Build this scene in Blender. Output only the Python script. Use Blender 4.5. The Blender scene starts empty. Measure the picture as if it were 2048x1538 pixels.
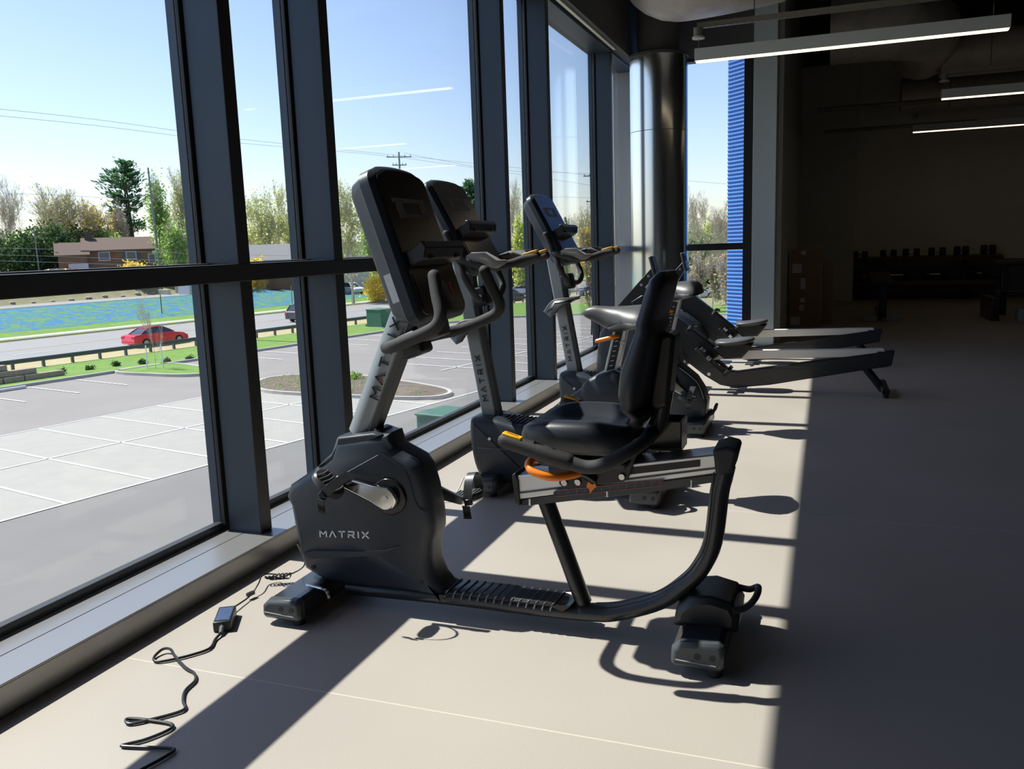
import bpy, bmesh, math, random
from math import sin, cos, pi, radians, atan2, sqrt, tan
from mathutils import Vector as V, Matrix
random.seed(7)
SC = bpy.context.scene; COL = SC.collection
# ------------------------------------------------------------------ camera
FPX, PITCH, ROLL, YAW, CAMZ = 1695.9, 0.16023, -0.033913, 0.357161, 1.2
fw = V((-sin(YAW)*cos(PITCH), cos(YAW)*cos(PITCH), -sin(PITCH)))
r0 = fw.cross(V((0,0,1))).normalized(); u0 = r0.cross(fw)
rt = r0*cos(ROLL)+u0*sin(ROLL); up = -r0*sin(ROLL)+u0*cos(ROLL)
cam = bpy.data.cameras.new('camera'); camo = bpy.data.objects.new('camera', cam); COL.objects.link(camo)
cam.sensor_width = 36; cam.lens = FPX/2048*36; cam.clip_end = 2000; cam.clip_start = 0.05
camo.matrix_world = Matrix(((rt.x,up.x,-fw.x,0),(rt.y,up.y,-fw.y,0),(rt.z,up.z,-fw.z,CAMZ),(0,0,0,1)))
SC.camera = camo
# ------------------------------------------------------------------ light
SC.view_settings.view_transform = 'Standard'; SC.view_settings.look = 'None'
SC.view_settings.gamma = 1; SC.view_settings.use_curve_mapping = False
SC.view_settings.exposure = 0.0
SUN_STR, SKY_STR = 8.8, 0.222
w = bpy.data.worlds.new('world'); SC.world = w; w.use_nodes = True
nt = w.node_tree; nt.nodes.clear()
wo = nt.nodes.new('ShaderNodeOutputWorld'); bg = nt.nodes.new('ShaderNodeBackground'); sky = nt.nodes.new('ShaderNodeTexSky')
sky.sky_type = 'NISHITA'; sky.sun_disc = False; sky.sun_elevation = radians(54); sky.sun_rotation = radians(-90)
sky.air_density = 1.0; sky.dust_density = .7; sky.ozone_density = 3.2; sky.altitude = 60
bg.inputs['Strength'].default_value = SKY_STR
tint = nt.nodes.new('ShaderNodeMix'); tint.data_type = 'RGBA'; tint.blend_type = 'MULTIPLY'; tint.inputs[0].default_value = 1; tint.inputs[7].default_value = (1.10, .985, 1.0, 1)
nt.links.new(sky.outputs[0], tint.inputs[6]); nt.links.new(tint.outputs[2], bg.inputs[0]); nt.links.new(bg.outputs[0], wo.inputs[0])
sl = bpy.data.lights.new('sun', 'SUN'); sl.energy = SUN_STR; sl.angle = radians(0.53); sl.color = (1.0, 0.955, 0.88)
so = bpy.data.objects.new('sun', sl); COL.objects.link(so)
so.rotation_euler = V((0.726, -0.010, -1.0)).to_track_quat('-Z', 'Y').to_euler()
try: SC.cycles.max_bounces = 10; SC.cycles.transparent_max_bounces = 24; SC.cycles.sample_clamp_indirect = 4.0
except Exception: pass
# ------------------------------------------------------------------ helpers
def ray(px, py): return rt*((px-1024)/FPX) - up*((py-769)/FPX) + fw
def W(px, py, Y=None, X=None, Z=None):
    d = ray(px, py); o = V((0,0,CAMZ))
    if Y is not None: t = Y/d.y
    elif X is not None: t = X/d.x
    else: t = (Z-CAMZ)/d.z
    return o+d*t
def XZ(px, py, Y): p = W(px, py, Y=Y); return (p.x, p.z)
def XZs(pts, Y): return [XZ(a, b, Y) for a, b in pts]
MATS = {}
def mat(name, col, rough=0.5, metal=0.0, coat=0.0, spec=0.5, bump=0.0, bscale=200.0, var=0.0, vscale=5.0, emis=None, estr=0.0, trans=0.0, aniso=0.0):
    if name in MATS: return MATS[name]
    m = bpy.data.materials.new(name); m.use_nodes = True; n = m.node_tree; b = n.nodes['Principled BSDF']
    b.inputs['Base Color'].default_value = (*col, 1); b.inputs['Roughness'].default_value = rough; b.inputs['Metallic'].default_value = metal
    b.inputs['Coat Weight'].default_value = coat; b.inputs['Specular IOR Level'].default_value = spec
    if aniso: b.inputs['Anisotropic'].default_value = aniso
    if emis: b.inputs['Emission Color'].default_value = (*emis, 1); b.inputs['Emission Strength'].default_value = estr
    tc = n.nodes.new('ShaderNodeTexCoord')
    if var:
        t = n.nodes.new('ShaderNodeTexNoise'); t.inputs['Scale'].default_value = vscale; t.inputs['Detail'].default_value = 4
        mx = n.nodes.new('ShaderNodeMix'); mx.data_type = 'RGBA'
        mx.inputs[6].default_value = (*[c*(1-var) for c in col], 1); mx.inputs[7].default_value = (*[min(1, c*(1+var)) for c in col], 1)
        n.links.new(tc.outputs['Object'], t.inputs['Vector']); n.links.new(t.outputs['Fac'], mx.inputs[0]); n.links.new(mx.outputs[2], b.inputs['Base Color'])
    if bump:
        t = n.nodes.new('ShaderNodeTexNoise'); t.inputs['Scale'].default_value = bscale
        bp = n.nodes.new('ShaderNodeBump'); bp.inputs['Strength'].default_value = bump; bp.inputs['Distance'].default_value = 0.002
        n.links.new(tc.outputs['Object'], t.inputs['Vector']); n.links.new(t.outputs['Fac'], bp.inputs['Height']); n.links.new(bp.outputs[0], b.inputs['Normal'])
    MATS[name] = m; return m
ORIGIN = [V((0,0,0))]
def finish(name, bm, m, parent=None, bevel=0, smooth=35, subs=0, seg=2):
    bmesh.ops.recalc_face_normals(bm, faces=bm.faces)
    if parent is not None:
        bmesh.ops.translate(bm, verts=bm.verts, vec=-ORIGIN[0])
    me = bpy.data.meshes.new(name); bm.to_mesh(me); bm.free()
    if smooth:
        for p in me.polygons: p.use_smooth = True
        me.set_sharp_from_angle(angle=radians(smooth))
    me.materials.append(m)
    o = bpy.data.objects.new(name, me); COL.objects.link(o)
    if parent is not None: o.parent = parent
    if bevel:
        b = o.modifiers.new('bevel', 'BEVEL'); b.width = bevel; b.segments = seg; b.limit_method = 'ANGLE'; b.angle_limit = radians(40)
        b.harden_normals = False
    if subs:
        s = o.modifiers.new('subsurf', 'SUBSURF'); s.levels = subs; s.render_levels = subs
    return o
def tag(o, label, cat, group=None, kind=None):
    o['label'] = label; o['category'] = cat
    if group: o['group'] = group
    if kind: o['kind'] = kind
    return o
def struct(o): o['kind'] = 'structure'; return o
def thing(name, label, cat, loc=(0,0,0), group=None):
    o = bpy.data.objects.new(name, None); COL.objects.link(o); o.location = loc; o.empty_display_size = 0.1
    tag(o, label, cat, group); ORIGIN[0] = V(loc); return o
def dup(root, delta, label=None, rotz=0, group=None):
    def rec(o, p):
        c = o.copy(); COL.objects.link(c); c.parent = p
        for ch in [x for x in KIDS.get(o.name, [])]: KIDS.setdefault(c.name, []).append(rec(ch, c))
        return c
    KIDS.clear()
    for x in COL.objects:
        if x.parent: KIDS.setdefault(x.parent.name, []).append(x)
    c = rec(root, None); c.location = root.location+V(delta); c.rotation_euler.z = root.rotation_euler.z+rotz
    if label: c['label'] = label
    if group: c['group'] = group
    return c
KIDS = {}
def NB(): return bmesh.new()
def faces_from(bm, rings, closed_ring=True, cap=True, loop=False):
    vs = [[bm.verts.new(p) for p in r] for r in rings]; n = len(rings[0])
    m = len(vs)
    for i in range(m if loop else m-1):
        a, b = vs[i], vs[(i+1) % m]
        for j in range(n if closed_ring else n-1):
            k = (j+1) % n
            try: bm.faces.new((a[j], a[k], b[k], b[j]))
            except ValueError: pass
    if cap and not loop and closed_ring:
        for r in (vs[0], vs[-1]):
            try: bm.faces.new(r)
            except ValueError: pass
def box(bm, c, s, R=None):
    c = V(c); vs = []
    for x in (-.5, .5):
        for y in (-.5, .5):
            for z in (-.5, .5):
                p = V((x*s[0], y*s[1], z*s[2]))
                if R: p = R @ p
                vs.append(bm.verts.new(c+p))
    for f in ((0,1,3,2),(4,6,7,5),(0,4,5,1),(2,3,7,6),(0,2,6,4),(1,5,7,3)): bm.faces.new([vs[i] for i in f])
def bx(bm, x0, x1, y0, y1, z0, z1): box(bm, ((x0+x1)/2, (y0+y1)/2, (z0+z1)/2), (abs(x1-x0), abs(y1-y0), abs(z1-z0)))
def frame_of(d):
    d = d.normalized(); a = V((0,0,1)) if abs(d.z) < 0.95 else V((1,0,0))
    s = d.cross(a).normalized(); return s, s.cross(d)
def cyl(bm, p0, p1, r, r2=None, seg=20):
    p0, p1 = V(p0), V(p1); s, t = frame_of(p1-p0); r2 = r if r2 is None else r2
    faces_from(bm, [[p+(s*cos(2*pi*k/seg)+t*sin(2*pi*k/seg))*q for k in range(seg)] for p, q in ((p0, r), (p1, r2))])
def catmull(P, k=6):
    P = [V(p) for p in P]; out = []
    for i in range(len(P)-1):
        a, b, c, d = P[max(i-1, 0)], P[i], P[i+1], P[min(i+2, len(P)-1)]
        for j in range(k):
            t = j/k; out.append(0.5*((2*b)+(c-a)*t+(2*a-5*b+4*c-d)*t*t+(-a+3*b-3*c+d)*t**3))
    out.append(P[-1]); return out
def tube(bm, P, r, seg=12, k=6, ry=None, round_end=False, ref=None):
    """round or oval tube through points; r radius (or list); ry the radius along ref (side direction)"""
    pts = catmull(P, k) if k > 1 else [V(p) for p in P]
    n = len(pts)
    def rad(i):
        if isinstance(r, (list, tuple)):
            f = i/(n-1)*(len(r)-1); a = int(min(f, len(r)-2)); return r[a]+(r[a+1]-r[a])*(f-a)
        return r
    rings = []; prev = None
    for i, p in enumerate(pts):
        d = (pts[min(i+1, n-1)]-pts[max(i-1, 0)]).normalized()
        if ref is not None: s = (V(ref)-d*V(ref).dot(d)).normalized()
        elif prev is None: s = frame_of(d)[0]
        else: s = (prev-d*prev.dot(d)).normalized()
        prev = s; t = d.cross(s); q = rad(i); qs = q if ry is None else ry
        rings.append([p+s*cos(2*pi*j/seg)*qs+t*sin(2*pi*j/seg)*q for j in range(seg)])
    if round_end:
        for e, sg in ((0, -1), (-1, 1)):
            c = pts[e]; d = (pts[1]-pts[0]).normalized() if e == 0 else (pts[-1]-pts[-2]).normalized()
            base = rings[e]; q = rad(0 if e == 0 else n-1); add = []
            for a in (0.35, 0.7, 0.95):
                f = sqrt(1-a*a); add.append([c+(v-c)*f+d*sg*q*a for v in base])
            rings = (add[::-1]+rings) if e == 0 else (rings+add)
    faces_from(bm, rings)
def inset(poly, d):
    n = len(poly); A = sum(poly[i][0]*poly[(i+1) % n][1]-poly[(i+1) % n][0]*poly[i][1] for i in range(n)); sg = 1 if A > 0 else -1; out = []
    for i in range(n):
        a, b, c = V(poly[i-1]), V(poly[i]), V(poly[(i+1) % n])
        e1 = (b-a).normalized(); e2 = (c-b).normalized()
        n1 = V((-e1.y, e1.x))*sg; n2 = V((-e2.y, e2.x))*sg; m = (n1+n2)
        m = m.normalized() if m.length > 1e-6 else n1
        out.append(b+m*d/max(0.5, m.dot(n1)))
    return [(p.x, p.y) for p in out]
def shell(bm, poly, layers, f=None):
    """poly in (x,z); layers of (y, inset)"""
    f = f or (lambda a, b, y: V((a, y, b)))
    faces_from(bm, [[f(a, b, y) for a, b in (inset(poly, d) if d else poly)] for y, d in layers])
def spoly(pts, k=4):
    """closed smooth polygon"""
    P = [V((a, b, 0)) for a, b in pts]; n = len(P); out = []
    for i in range(n):
        a, b, c, d = P[i-1], P[i], P[(i+1) % n], P[(i+2) % n]
        for j in range(k):
            t = j/k; q = 0.5*((2*b)+(c-a)*t+(2*a-5*b+4*c-d)*t*t+(-a+3*b-3*c+d)*t**3); out.append((q.x, q.y))
    return out
def se(n, a, b, p=2.6):
    out = []
    for k in range(n):
        t = 2*pi*k/n; c, s = cos(t), sin(t)
        out.append((a*math.copysign(abs(c)**(2/p), c), b*math.copysign(abs(s)**(2/p), s)))
    return out
def lerp(L, t):
    if t <= L[0][0]: return L[0][1]
    for (a, b), (c, d) in zip(L, L[1:]):
        if t <= c: return b+(d-b)*(t-a)/(c-a)
    return L[-1][1]
def mirror_pts(P, yc): return [V((p.x, 2*yc-p.y, p.z)) for p in P]
# brand lettering, drawn as strokes in a unit box
GLYPH = {'M': [[(0,0),(0,1)],[(0,1),(.5,.45)],[(.5,.45),(1,1)],[(1,1),(1,0)]], 'A': [[(0,0),(.5,1)],[(.5,1),(1,0)]],
 'T': [[(0,.93),(1,.93)],[(.5,1),(.5,0)]], 'R': [[(.05,0),(.05,.62)],[(0,.95),(.85,.95)],[(.88,1),(.88,.42)],[(.9,.45),(.05,.45)],[(.45,.45),(1,0)]],
 'I': [[(.5,0),(.5,1)]], 'X': [[(0,0),(1,1)],[(0,1),(1,0)]]}
def lettering(bm, text, o, du, dv, dn, size, gap=0.42, th=0.17, depth=0.0015, wid=1.05):
    o, du, dv, dn = V(o), V(du).normalized(), V(dv).normalized(), V(dn).normalized(); u = 0
    for ch in text:
        wd = 0.25 if ch == 'I' else wid
        for (a, b), (c, d) in GLYPH[ch]:
            if ch == 'I': a = c = 0.5
            p = V((a*wd, b)); q = V((c*wd, d)); e = (q-p).normalized(); nn = V((-e.y, e.x))*th/2
            P = [p-nn, q-nn, q+nn, p+nn]; lo = [o+du*((u+x.x)*size)+dv*(x.y*size) for x in P]; hi = [x+dn*depth for x in lo]
            faces_from(bm, [lo, hi])
        u += wd+gap
    return u*size
# ------------------------------------------------------------------ materials
M_shroud = mat('shroud_plastic', (.022,.030,.042), .42, spec=.5, bump=.15, bscale=900)
M_black = mat('black_plastic', (.012,.013,.015), .4, bump=.1, bscale=700)
M_gloss = mat('black_gloss', (.008,.009,.011), .18)
M_rubber = mat('black_rubber', (.018,.018,.019), .62, bump=.5, bscale=600)
M_foam = mat('foam_grip', (.035,.036,.038), .75, bump=.6, bscale=500)
M_frame = mat('painted_frame', (.028,.031,.035), .33, metal=.3, coat=.2)
M_mast = mat('silver_mast', (.26,.29,.31), .38, metal=.5)
M_alu = mat('brushed_aluminium', (.66,.67,.68), .34, metal=.75, aniso=.4)
M_rail2 = mat('satin_rail', (.86,.84,.79), .45, metal=.4)
M_chrome = mat('chrome', (.75,.75,.73), .14, metal=1)
M_vinyl = mat('seat_vinyl', (.018,.021,.028), .38, bump=.15, bscale=400)
M_sad = mat('saddle_vinyl', (.07,.07,.075), .42, bump=.2, bscale=300)
M_orange = mat('orange_plastic', (.85,.22,.01), .4)
M_yellow = mat('yellow_orange_button', (.9,.42,.01), .4)
M_grey = mat('grey_trim', (.22,.22,.215), .45)
M_dgrey = mat('dark_grey_trim', (.07,.075,.08), .5)
M_white = mat('white_ink_and_sunlit', (.9,.92,.93), .5)
M_ink = mat('dark_ink', (.01,.012,.014), .5)
M_red = mat('red_ink', (.6,.03,.03), .5)
M_label = mat('paper_label', (.75,.76,.78), .6, var=.15, vscale=90)
M_cap = mat('foot_cap', (.05,.06,.068), .36)
M_mull = mat('mullion_aluminium', (.048,.068,.092), .42, metal=.35, bump=.05)
M_mulld = mat('mullion_dark', (.016,.018,.02), .5)
M_sill = mat('sill_aluminium', (.30,.30,.30), .34, metal=.55, bump=.05)
M_bolt = mat('bolt_steel', (.6,.6,.6), .25, metal=1)
# ------------------------------------------------------------------ room
def floor_mat():
    m = bpy.data.materials.new('vinyl_floor'); m.use_nodes = True; n = m.node_tree; b = n.nodes['Principled BSDF']; L = n.links
    tc = n.nodes.new('ShaderNodeTexCoord'); sp = n.nodes.new('ShaderNodeSeparateXYZ'); L.new(tc.outputs['Object'], sp.inputs[0])
    ns = n.nodes.new('ShaderNodeTexNoise'); ns.inputs['Scale'].default_value = 380; ns.inputs['Detail'].default_value = 3; L.new(tc.outputs['Object'], ns.inputs['Vector'])
    n2 = n.nodes.new('ShaderNodeTexNoise'); n2.inputs['Scale'].default_value = 1.3; L.new(tc.outputs['Object'], n2.inputs['Vector'])
    r = n.nodes.new('ShaderNodeValToRGB'); r.color_ramp.elements[0].position = .35; r.color_ramp.elements[1].position = .7
    r.color_ramp.elements[0].color = (.395,.358,.318,1); r.color_ramp.elements[1].color = (.462,.420,.374,1); L.new(ns.outputs['Fac'], r.inputs[0])
    mx = n.nodes.new('ShaderNodeMix'); mx.data_type = 'RGBA'; mx.blend_type = 'MULTIPLY'; mx.inputs[0].default_value = .25
    L.new(r.outputs[0], mx.inputs[6]); L.new(n2.outputs['Fac'], mx.inputs[7])
    # welded seams every 1.91 m across the room
    a = n.nodes.new('ShaderNodeMath'); a.operation = 'ADD'; a.inputs[1].default_value = 0.052+1.91*10; L.new(sp.outputs['Y'], a.inputs[0])
    md = n.nodes.new('ShaderNodeMath'); md.operation = 'MODULO'; md.inputs[1].default_value = 1.91; L.new(a.outputs[0], md.inputs[0])
    lt = n.nodes.new('ShaderNodeMath'); lt.operation = 'LESS_THAN'; lt.inputs[1].default_value = .005; L.new(md.outputs[0], lt.inputs[0])
    m2 = n.nodes.new('ShaderNodeMix'); m2.data_type = 'RGBA'; m2.inputs[7].default_value = (.52,.47,.41,1)
    L.new(lt.outputs[0], m2.inputs[0]); L.new(mx.outputs[2], m2.inputs[6]); L.new(m2.outputs[2], b.inputs['Base Color'])
    bp = n.nodes.new('ShaderNodeBump'); bp.inputs['Strength'].default_value = .25; bp.inputs['Distance'].default_value = .001
    L.new(ns.outputs['Fac'], bp.inputs['Height']); L.new(bp.outputs[0], b.inputs['Normal'])
    b.inputs['Roughness'].default_value = .52; b.inputs['Specular IOR Level'].default_value = .4
    return m
XI, XO = -2.12, -2.30          # inner face of the mullions, line of the glass
YC = 10.1                      # corner glazing
HZ = 3.16                      # window head
M_floor = floor_mat()
M_wallD = mat('deep_grey_paint', (.14,.14,.14), .85)
M_wall = mat('grey_wall_paint', (.78,.76,.70), .8, bump=.05, var=.06)
M_wallL = mat('pier_paint', (.58,.68,.69), .75, bump=.05, var=.05)
M_ceil = mat('dark_ceiling', (.06,.062,.062), .9, var=.3, vscale=3)
bm = NB(); bx(bm, -2.35, 9, -5, 10.2, -.25, 0); bx(bm, -.62, 9, 10.2, 17.7, -.25, 0); struct(finish('floor', bm, M_floor, smooth=0))
bm = NB(); bx(bm, -2.35, 9, -5, 10.3, 4.6, 4.8); bx(bm, -.62, 9, 10.3, 17.9, 4.6, 4.8)
for k in range(12): bx(bm, -2.3 if k < 7 else -.5, 9, -4+k*1.9, -3.88+k*1.9, 4.25, 4.6)
struct(finish('ceiling', bm, M_ceil, smooth=0))
bm = NB(); bx(bm, .46, 9, 17.7, 17.9, 0, 4.6); struct(finish('wall_back', bm, M_wall, smooth=0))
bm = NB(); bx(bm, 8.9, 9.1, -5, 17.9, 0, 4.6); struct(finish('wall_right', bm, M_wallD, smooth=0))
bm = NB(); bx(bm, -2.35, 9, -5.2, -5, 0, 4.6); struct(finish('wall_front', bm, M_wallD, smooth=0))
bm = NB(); bx(bm, -.80, -.55, 10.0, 10.35, 0, 4.6); struct(finish('wall_pier', bm, M_wallL, bevel=.006))
bm = NB(); bx(bm, -.62, -.5, 10.35, 17.1, 0, 4.6); bx(bm, -.62, .46, 17.1, 17.3, 0, 4.6); bx(bm, .40, .46, 17.2, 17.9, 0, 4.6)
struct(finish('wall_left', bm, mat('dark_green_grey_wall', (.55,.58,.55), .8, var=.05), smooth=0))
bm = NB(); bx(bm, .46, 3.9, 17.68, 17.7, 0.02, .70); struct(finish('trim_1', bm, mat('mirror_band', (.08,.12,.12), .35, var=.05), smooth=0))
bm = NB(); bx(bm, .46, 8.9, 17.665, 17.7, 0, .1); struct(finish('baseboard_back', bm, M_dgrey, smooth=0))
# header over the glazing, soffit and slot diffuser
bm = NB(); bx(bm, -2.40, -2.02, -5, YC+.1, HZ, 4.6); struct(finish('wall_window_header', bm, mat('header_paint', (.11,.11,.105), .7, var=.05), smooth=0))
bm = NB(); bx(bm, -2.36, -.8, YC-.08, YC+.2, 3.22, 4.6); struct(finish('wall_corner_header', bm, MATS['header_paint'], smooth=0))
o = thing('slot_diffuser', 'long pale slot air diffuser along the soffit above the windows', 'air diffuser', (-2.1, 5, HZ))
bm = NB(); bx(bm, -2.165, -2.135, -4.9, 8.88, HZ-.015, HZ-.001); finish('slat', bm, mat('cream_slat', (.9,.88,.74), .4), o, bevel=.002)
bm = NB(); bx(bm, -2.095, -2.065, -4.9, 8.88, HZ-.015, HZ-.001); finish('slat', bm, MATS['cream_slat'], o, bevel=.002)
bm = NB(); bx(bm, -2.135, -2.095, -4.9, 8.88, HZ-.005, HZ-.001); finish('slot', bm, M_ink, o)
# ---- sill
bm = NB()
bx(bm, -2.33, -2.2, -5, YC, .085, .092); bx(bm, -2.197, -2.045, -5, YC, .085, .092); bx(bm, -2.06, -2.045, -5, YC, 0.0, .0855); bx(bm, -2.36, -2.06, -5, YC, -.02, .0845)
bx(bm, -2.36, -.8, YC-.03, YC+.12, 0, .11)
struct(finish('trim_sill', bm, M_sill, bevel=.0015))
bm = NB()
bx(bm, -2.34, -2.305, -5, YC, .092, .125)
struct(finish('trim_glazing_bead', bm, M_mulld, bevel=.002))
# ---- mullions and transoms
MY = [-4.5, -2.4, -1.7, .54, 2.79, 3.475, 5.75, 6.77, 8.92]    # far edge of each
GL = [(-5, -4.57)]
for i, y1 in enumerate(MY):
    t = struct(bpy.data.objects.new('trim_mullion', None)); COL.objects.link(t); t.location = (XI, y1-.03, 0); ORIGIN[0] = V(t.location)
    bm = NB(); bx(bm, XO+.025, XI, y1-.066, y1, .09, HZ+.02); finish('mullion_box', bm, M_mull, t, bevel=.003)
    bm = NB(); bx(bm, XI-.002, XI+.004, y1-.068, y1+.002, .093, HZ); finish('mullion_face', bm, M_mulld, t, bevel=.002)
    bm = NB(); bx(bm, XO-.055, XO-.015, y1-.066, y1, -.3, HZ+.5); finish('outer_cap', bm, M_mull, t, bevel=.002)
    bm = NB(); bx(bm, XO-.02, XO+.026, y1-.058, y1-.008, .09, HZ+.02); bx(bm, XO+.002, XO+.018, y1-.08, y1+.014, .12, HZ); finish('glazing_cap', bm, M_mulld, t, bevel=.002)
bm = NB(); bx(bm, XO+.02, XI+.006, -5, YC-.02, 1.105, 1.172); bx(bm, XO-.055, XO+.02, -5, YC-.02, 1.11, 1.165)
struct(finish('trim_transom', bm, M_mulld, bevel=.003))
bm = NB(); bx(bm, XO+.0, XO+.05, -5, YC-.02, 1.165, 1.178); struct(finish('trim_transom_highlight', bm, M_sill, bevel=.002))  # pale strip added to paint the bright lit line along the transom top
bm = NB(); bx(bm, XO+.0, XI, -5, YC, HZ-.035, HZ+.01); struct(finish('trim_window_head', bm, M_mull, bevel=.003))
# corner glazing frame
bm = NB(); bx(bm, -2.36, -2.14, YC-.14, YC+.10, .0, 3.3); struct(finish('trim_corner_post', bm, mat('corner_post_paint', (.26,.27,.265), .5), bevel=.004))
bm = NB(); bx(bm, -.90, -.80, YC-.08, YC+.12, 0, 3.25); bx(bm, -2.14, -.90, YC-.05, YC+.08, 1.09, 1.165); bx(bm, -2.14, -.9, YC-.05, YC+.08, 3.18, 3.23); bx(bm, -2.14, -2.10, YC-.05, YC+.08, 0, 3.2)
struct(finish('trim_corner_frame', bm, M_mulld, bevel=.003))
def glass_mat():
    m = bpy.data.materials.new('window_glass'); m.use_nodes = True; n = m.node_tree; n.nodes.clear(); L = n.links
    out = n.nodes.new('ShaderNodeOutputMaterial'); tr = n.nodes.new('ShaderNodeBsdfTransparent'); gl = n.nodes.new('ShaderNodeBsdfGlossy'); mx = n.nodes.new('ShaderNodeMixShader'); lw = n.nodes.new('ShaderNodeLayerWeight'); lw.inputs[0].default_value = .5
    pw = n.nodes.new('ShaderNodeMath'); pw.operation = 'POWER'; pw.inputs[1].default_value = 5; L.new(lw.outputs['Facing'], pw.inputs[0])
    fr = n.nodes.new('ShaderNodeMath'); fr.operation = 'MULTIPLY_ADD'; fr.inputs[1].default_value = .9; fr.inputs[2].default_value = .035; L.new(pw.outputs[0], fr.inputs[0])
    tr.inputs[0].default_value = (.945,.965,.96,1); gl.inputs['Roughness'].default_value = .003
    L.new(fr.outputs[0], mx.inputs[0]); L.new(tr.outputs[0], mx.inputs[1]); L.new(gl.outputs[0], mx.inputs[2]); L.new(mx.outputs[0], out.inputs[0]); return m
M_glass = glass_mat()
ys = [-5.0]+MY+[YC-.1]; wn = 0
for i in range(len(ys)-1):
    a = ys[i]+.004; b = ys[i+1]-.07 if i < len(ys)-2 else ys[i+1]
    for z0, z1 in ((.11, 1.12), (1.16, HZ)):
        wn += 1; bm = NB(); bx(bm, XO-.012, XO, a-.006, b+.006, z0, z1); struct(finish('window_%d' % wn, bm, M_glass, smooth=0))
for z0, z1 in ((.1, 1.10), (1.16, 3.2)):
    wn += 1; bm = NB(); bx(bm, -2.12, -.89, YC+.02, YC+.03, z0, z1); struct(finish('window_%d' % wn, bm, M_glass, smooth=0))
# blue corrugated fin outside the corner window
bm = NB(); c = 0; pts = []
z = -5.3
prof = []
while z < 4.2: prof += [(z, 0), (z+.016, 0), (z+.022, .012), (z+.034, .012), (z+.04, 0)]; z += .045
rows = []
for zz, dd in prof: rows.append([V((-1.25-dd, 12.2, zz)), V((-1.13-dd*.6, 10.62-dd*.8, zz)), V((-.86-dd*.6, 10.36-dd*.8, zz)), V((-.80, 12.2, zz))])
faces_from(bm, rows, closed_ring=True)
tag(finish('corrugated_cladding', bm, mat('blue_cladding', (.07,.22,.62), .45), smooth=0), 'bright blue ribbed metal cladding fin seen outside the corner window', 'cladding')
# outside face of the building below the floor
bm = NB(); bx(bm, -2.38, 9, -5, 10.2, -5.3, -.26); struct(finish('wall_outside', bm, mat('facade_grey', (.2,.2,.2), .7)))
# ---- column
cx = (W(1262,300,Y=9.4).x+W(1375,300,Y=9.4).x)/2
M_col = mat('polished_steel_column', (.74,.76,.77), .2, metal=1)
o = thing('round_column', 'large round polished steel clad column beside the corner window', 'column', (cx, 9.4, 0))
bm = NB(); cyl(bm, (cx,9.4,0), (cx,9.4,2.36), .305, seg=64); finish('steel_cladding', bm, M_col, o)
bm = NB(); cyl(bm, (cx,9.4,2.366), (cx,9.4,3.12), .305, seg=64); finish('steel_cladding', bm, M_col, o)
bm = NB(); cyl(bm, (cx,9.4,2.3), (cx,9.4,2.4), .3035, seg=64); cyl(bm, (cx,9.4,3.12), (cx,9.4,3.15), .31, seg=64); finish('joint_ring', bm, M_dgrey, o)
bm = NB(); cyl(bm, (cx,9.4,3.14), (cx,9.4,4.6), .22, seg=48); finish('bare_column_top', bm, mat('sprayed_fireproofing', (.12,.115,.105), .9, bump=.5, bscale=60), o)
# ---- pendant lights
M_fix = mat('fixture_grey', (.62,.66,.66), .45)
M_lamp = mat('lamp_diffuser', (.9,.85,.7), .5, emis=(1,.76,.48), estr=2.7)
def pendant(x0, x1, y, zb, label):
    o = thing('linear_pendant_light', label, 'light fixture', ((x0+x1)/2, y, zb), 'linear pendant lights')
    bm = NB(); bx(bm, x0, x1, y-.035, y+.035, zb+.012, zb+.115); finish('housing', bm, M_fix, o, bevel=.002)
    bm = NB(); bx(bm, x0+.01, x1-.01, y-.030, y+.030, zb, zb+.012); finish('diffuser', bm, M_lamp, o)
    for x in (x0+.03, x1-.12):
        bm = NB(); tube(bm, [(x, y, zb+.115), (x, y, zb+.2)], .003, k=1, seg=6); finish('cable', bm, M_grey, o)
    bm = NB(); cyl(bm, (x0+.03, y, zb+.2), (x0+.03, y, zb+.215), .055); finish('canopy', bm, mat('canopy_white', (.6,.57,.5), .5), o)
    bm = NB(); cyl(bm, (x0+.03, y, zb+.215), (x0+.03, y, zb+.29), .042); finish('canopy_stem', bm, M_grey, o)
    bm = NB(); bx(bm, x0+.02, x1+.3, y-.022, y+.022, zb+.285, zb+.33)
    for k in range(int((x1-x0)/.06)): bx(bm, x0+.05+k*.06, x0+.085+k*.06, y-.026, y-.02, zb+.281, zb+.289)
    finish('mounting_strut', bm, mat('strut_galvanised', (.3,.28,.24), .5, metal=.4), o)
    for x in (x0+.5, x1-.3):
        bm = NB(); tube(bm, [(x, y, zb+.33), (x, y, 4.3)], .005, k=1, seg=6); finish('hanger_rod', bm, M_dgrey, o)
pendant(-1.135, 1.30, 7.93, 2.75, 'nearest linear pendant light, pale grey, hung beside the steel column')
pendant(1.21, 3.65, 11.5, 2.742, 'middle linear pendant light, half cut off by the right edge of the view')
pendant(1.20, 3.65, 15.0, 2.75, 'farthest and lowest looking linear pendant light towards the dumbbell wall')
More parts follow.
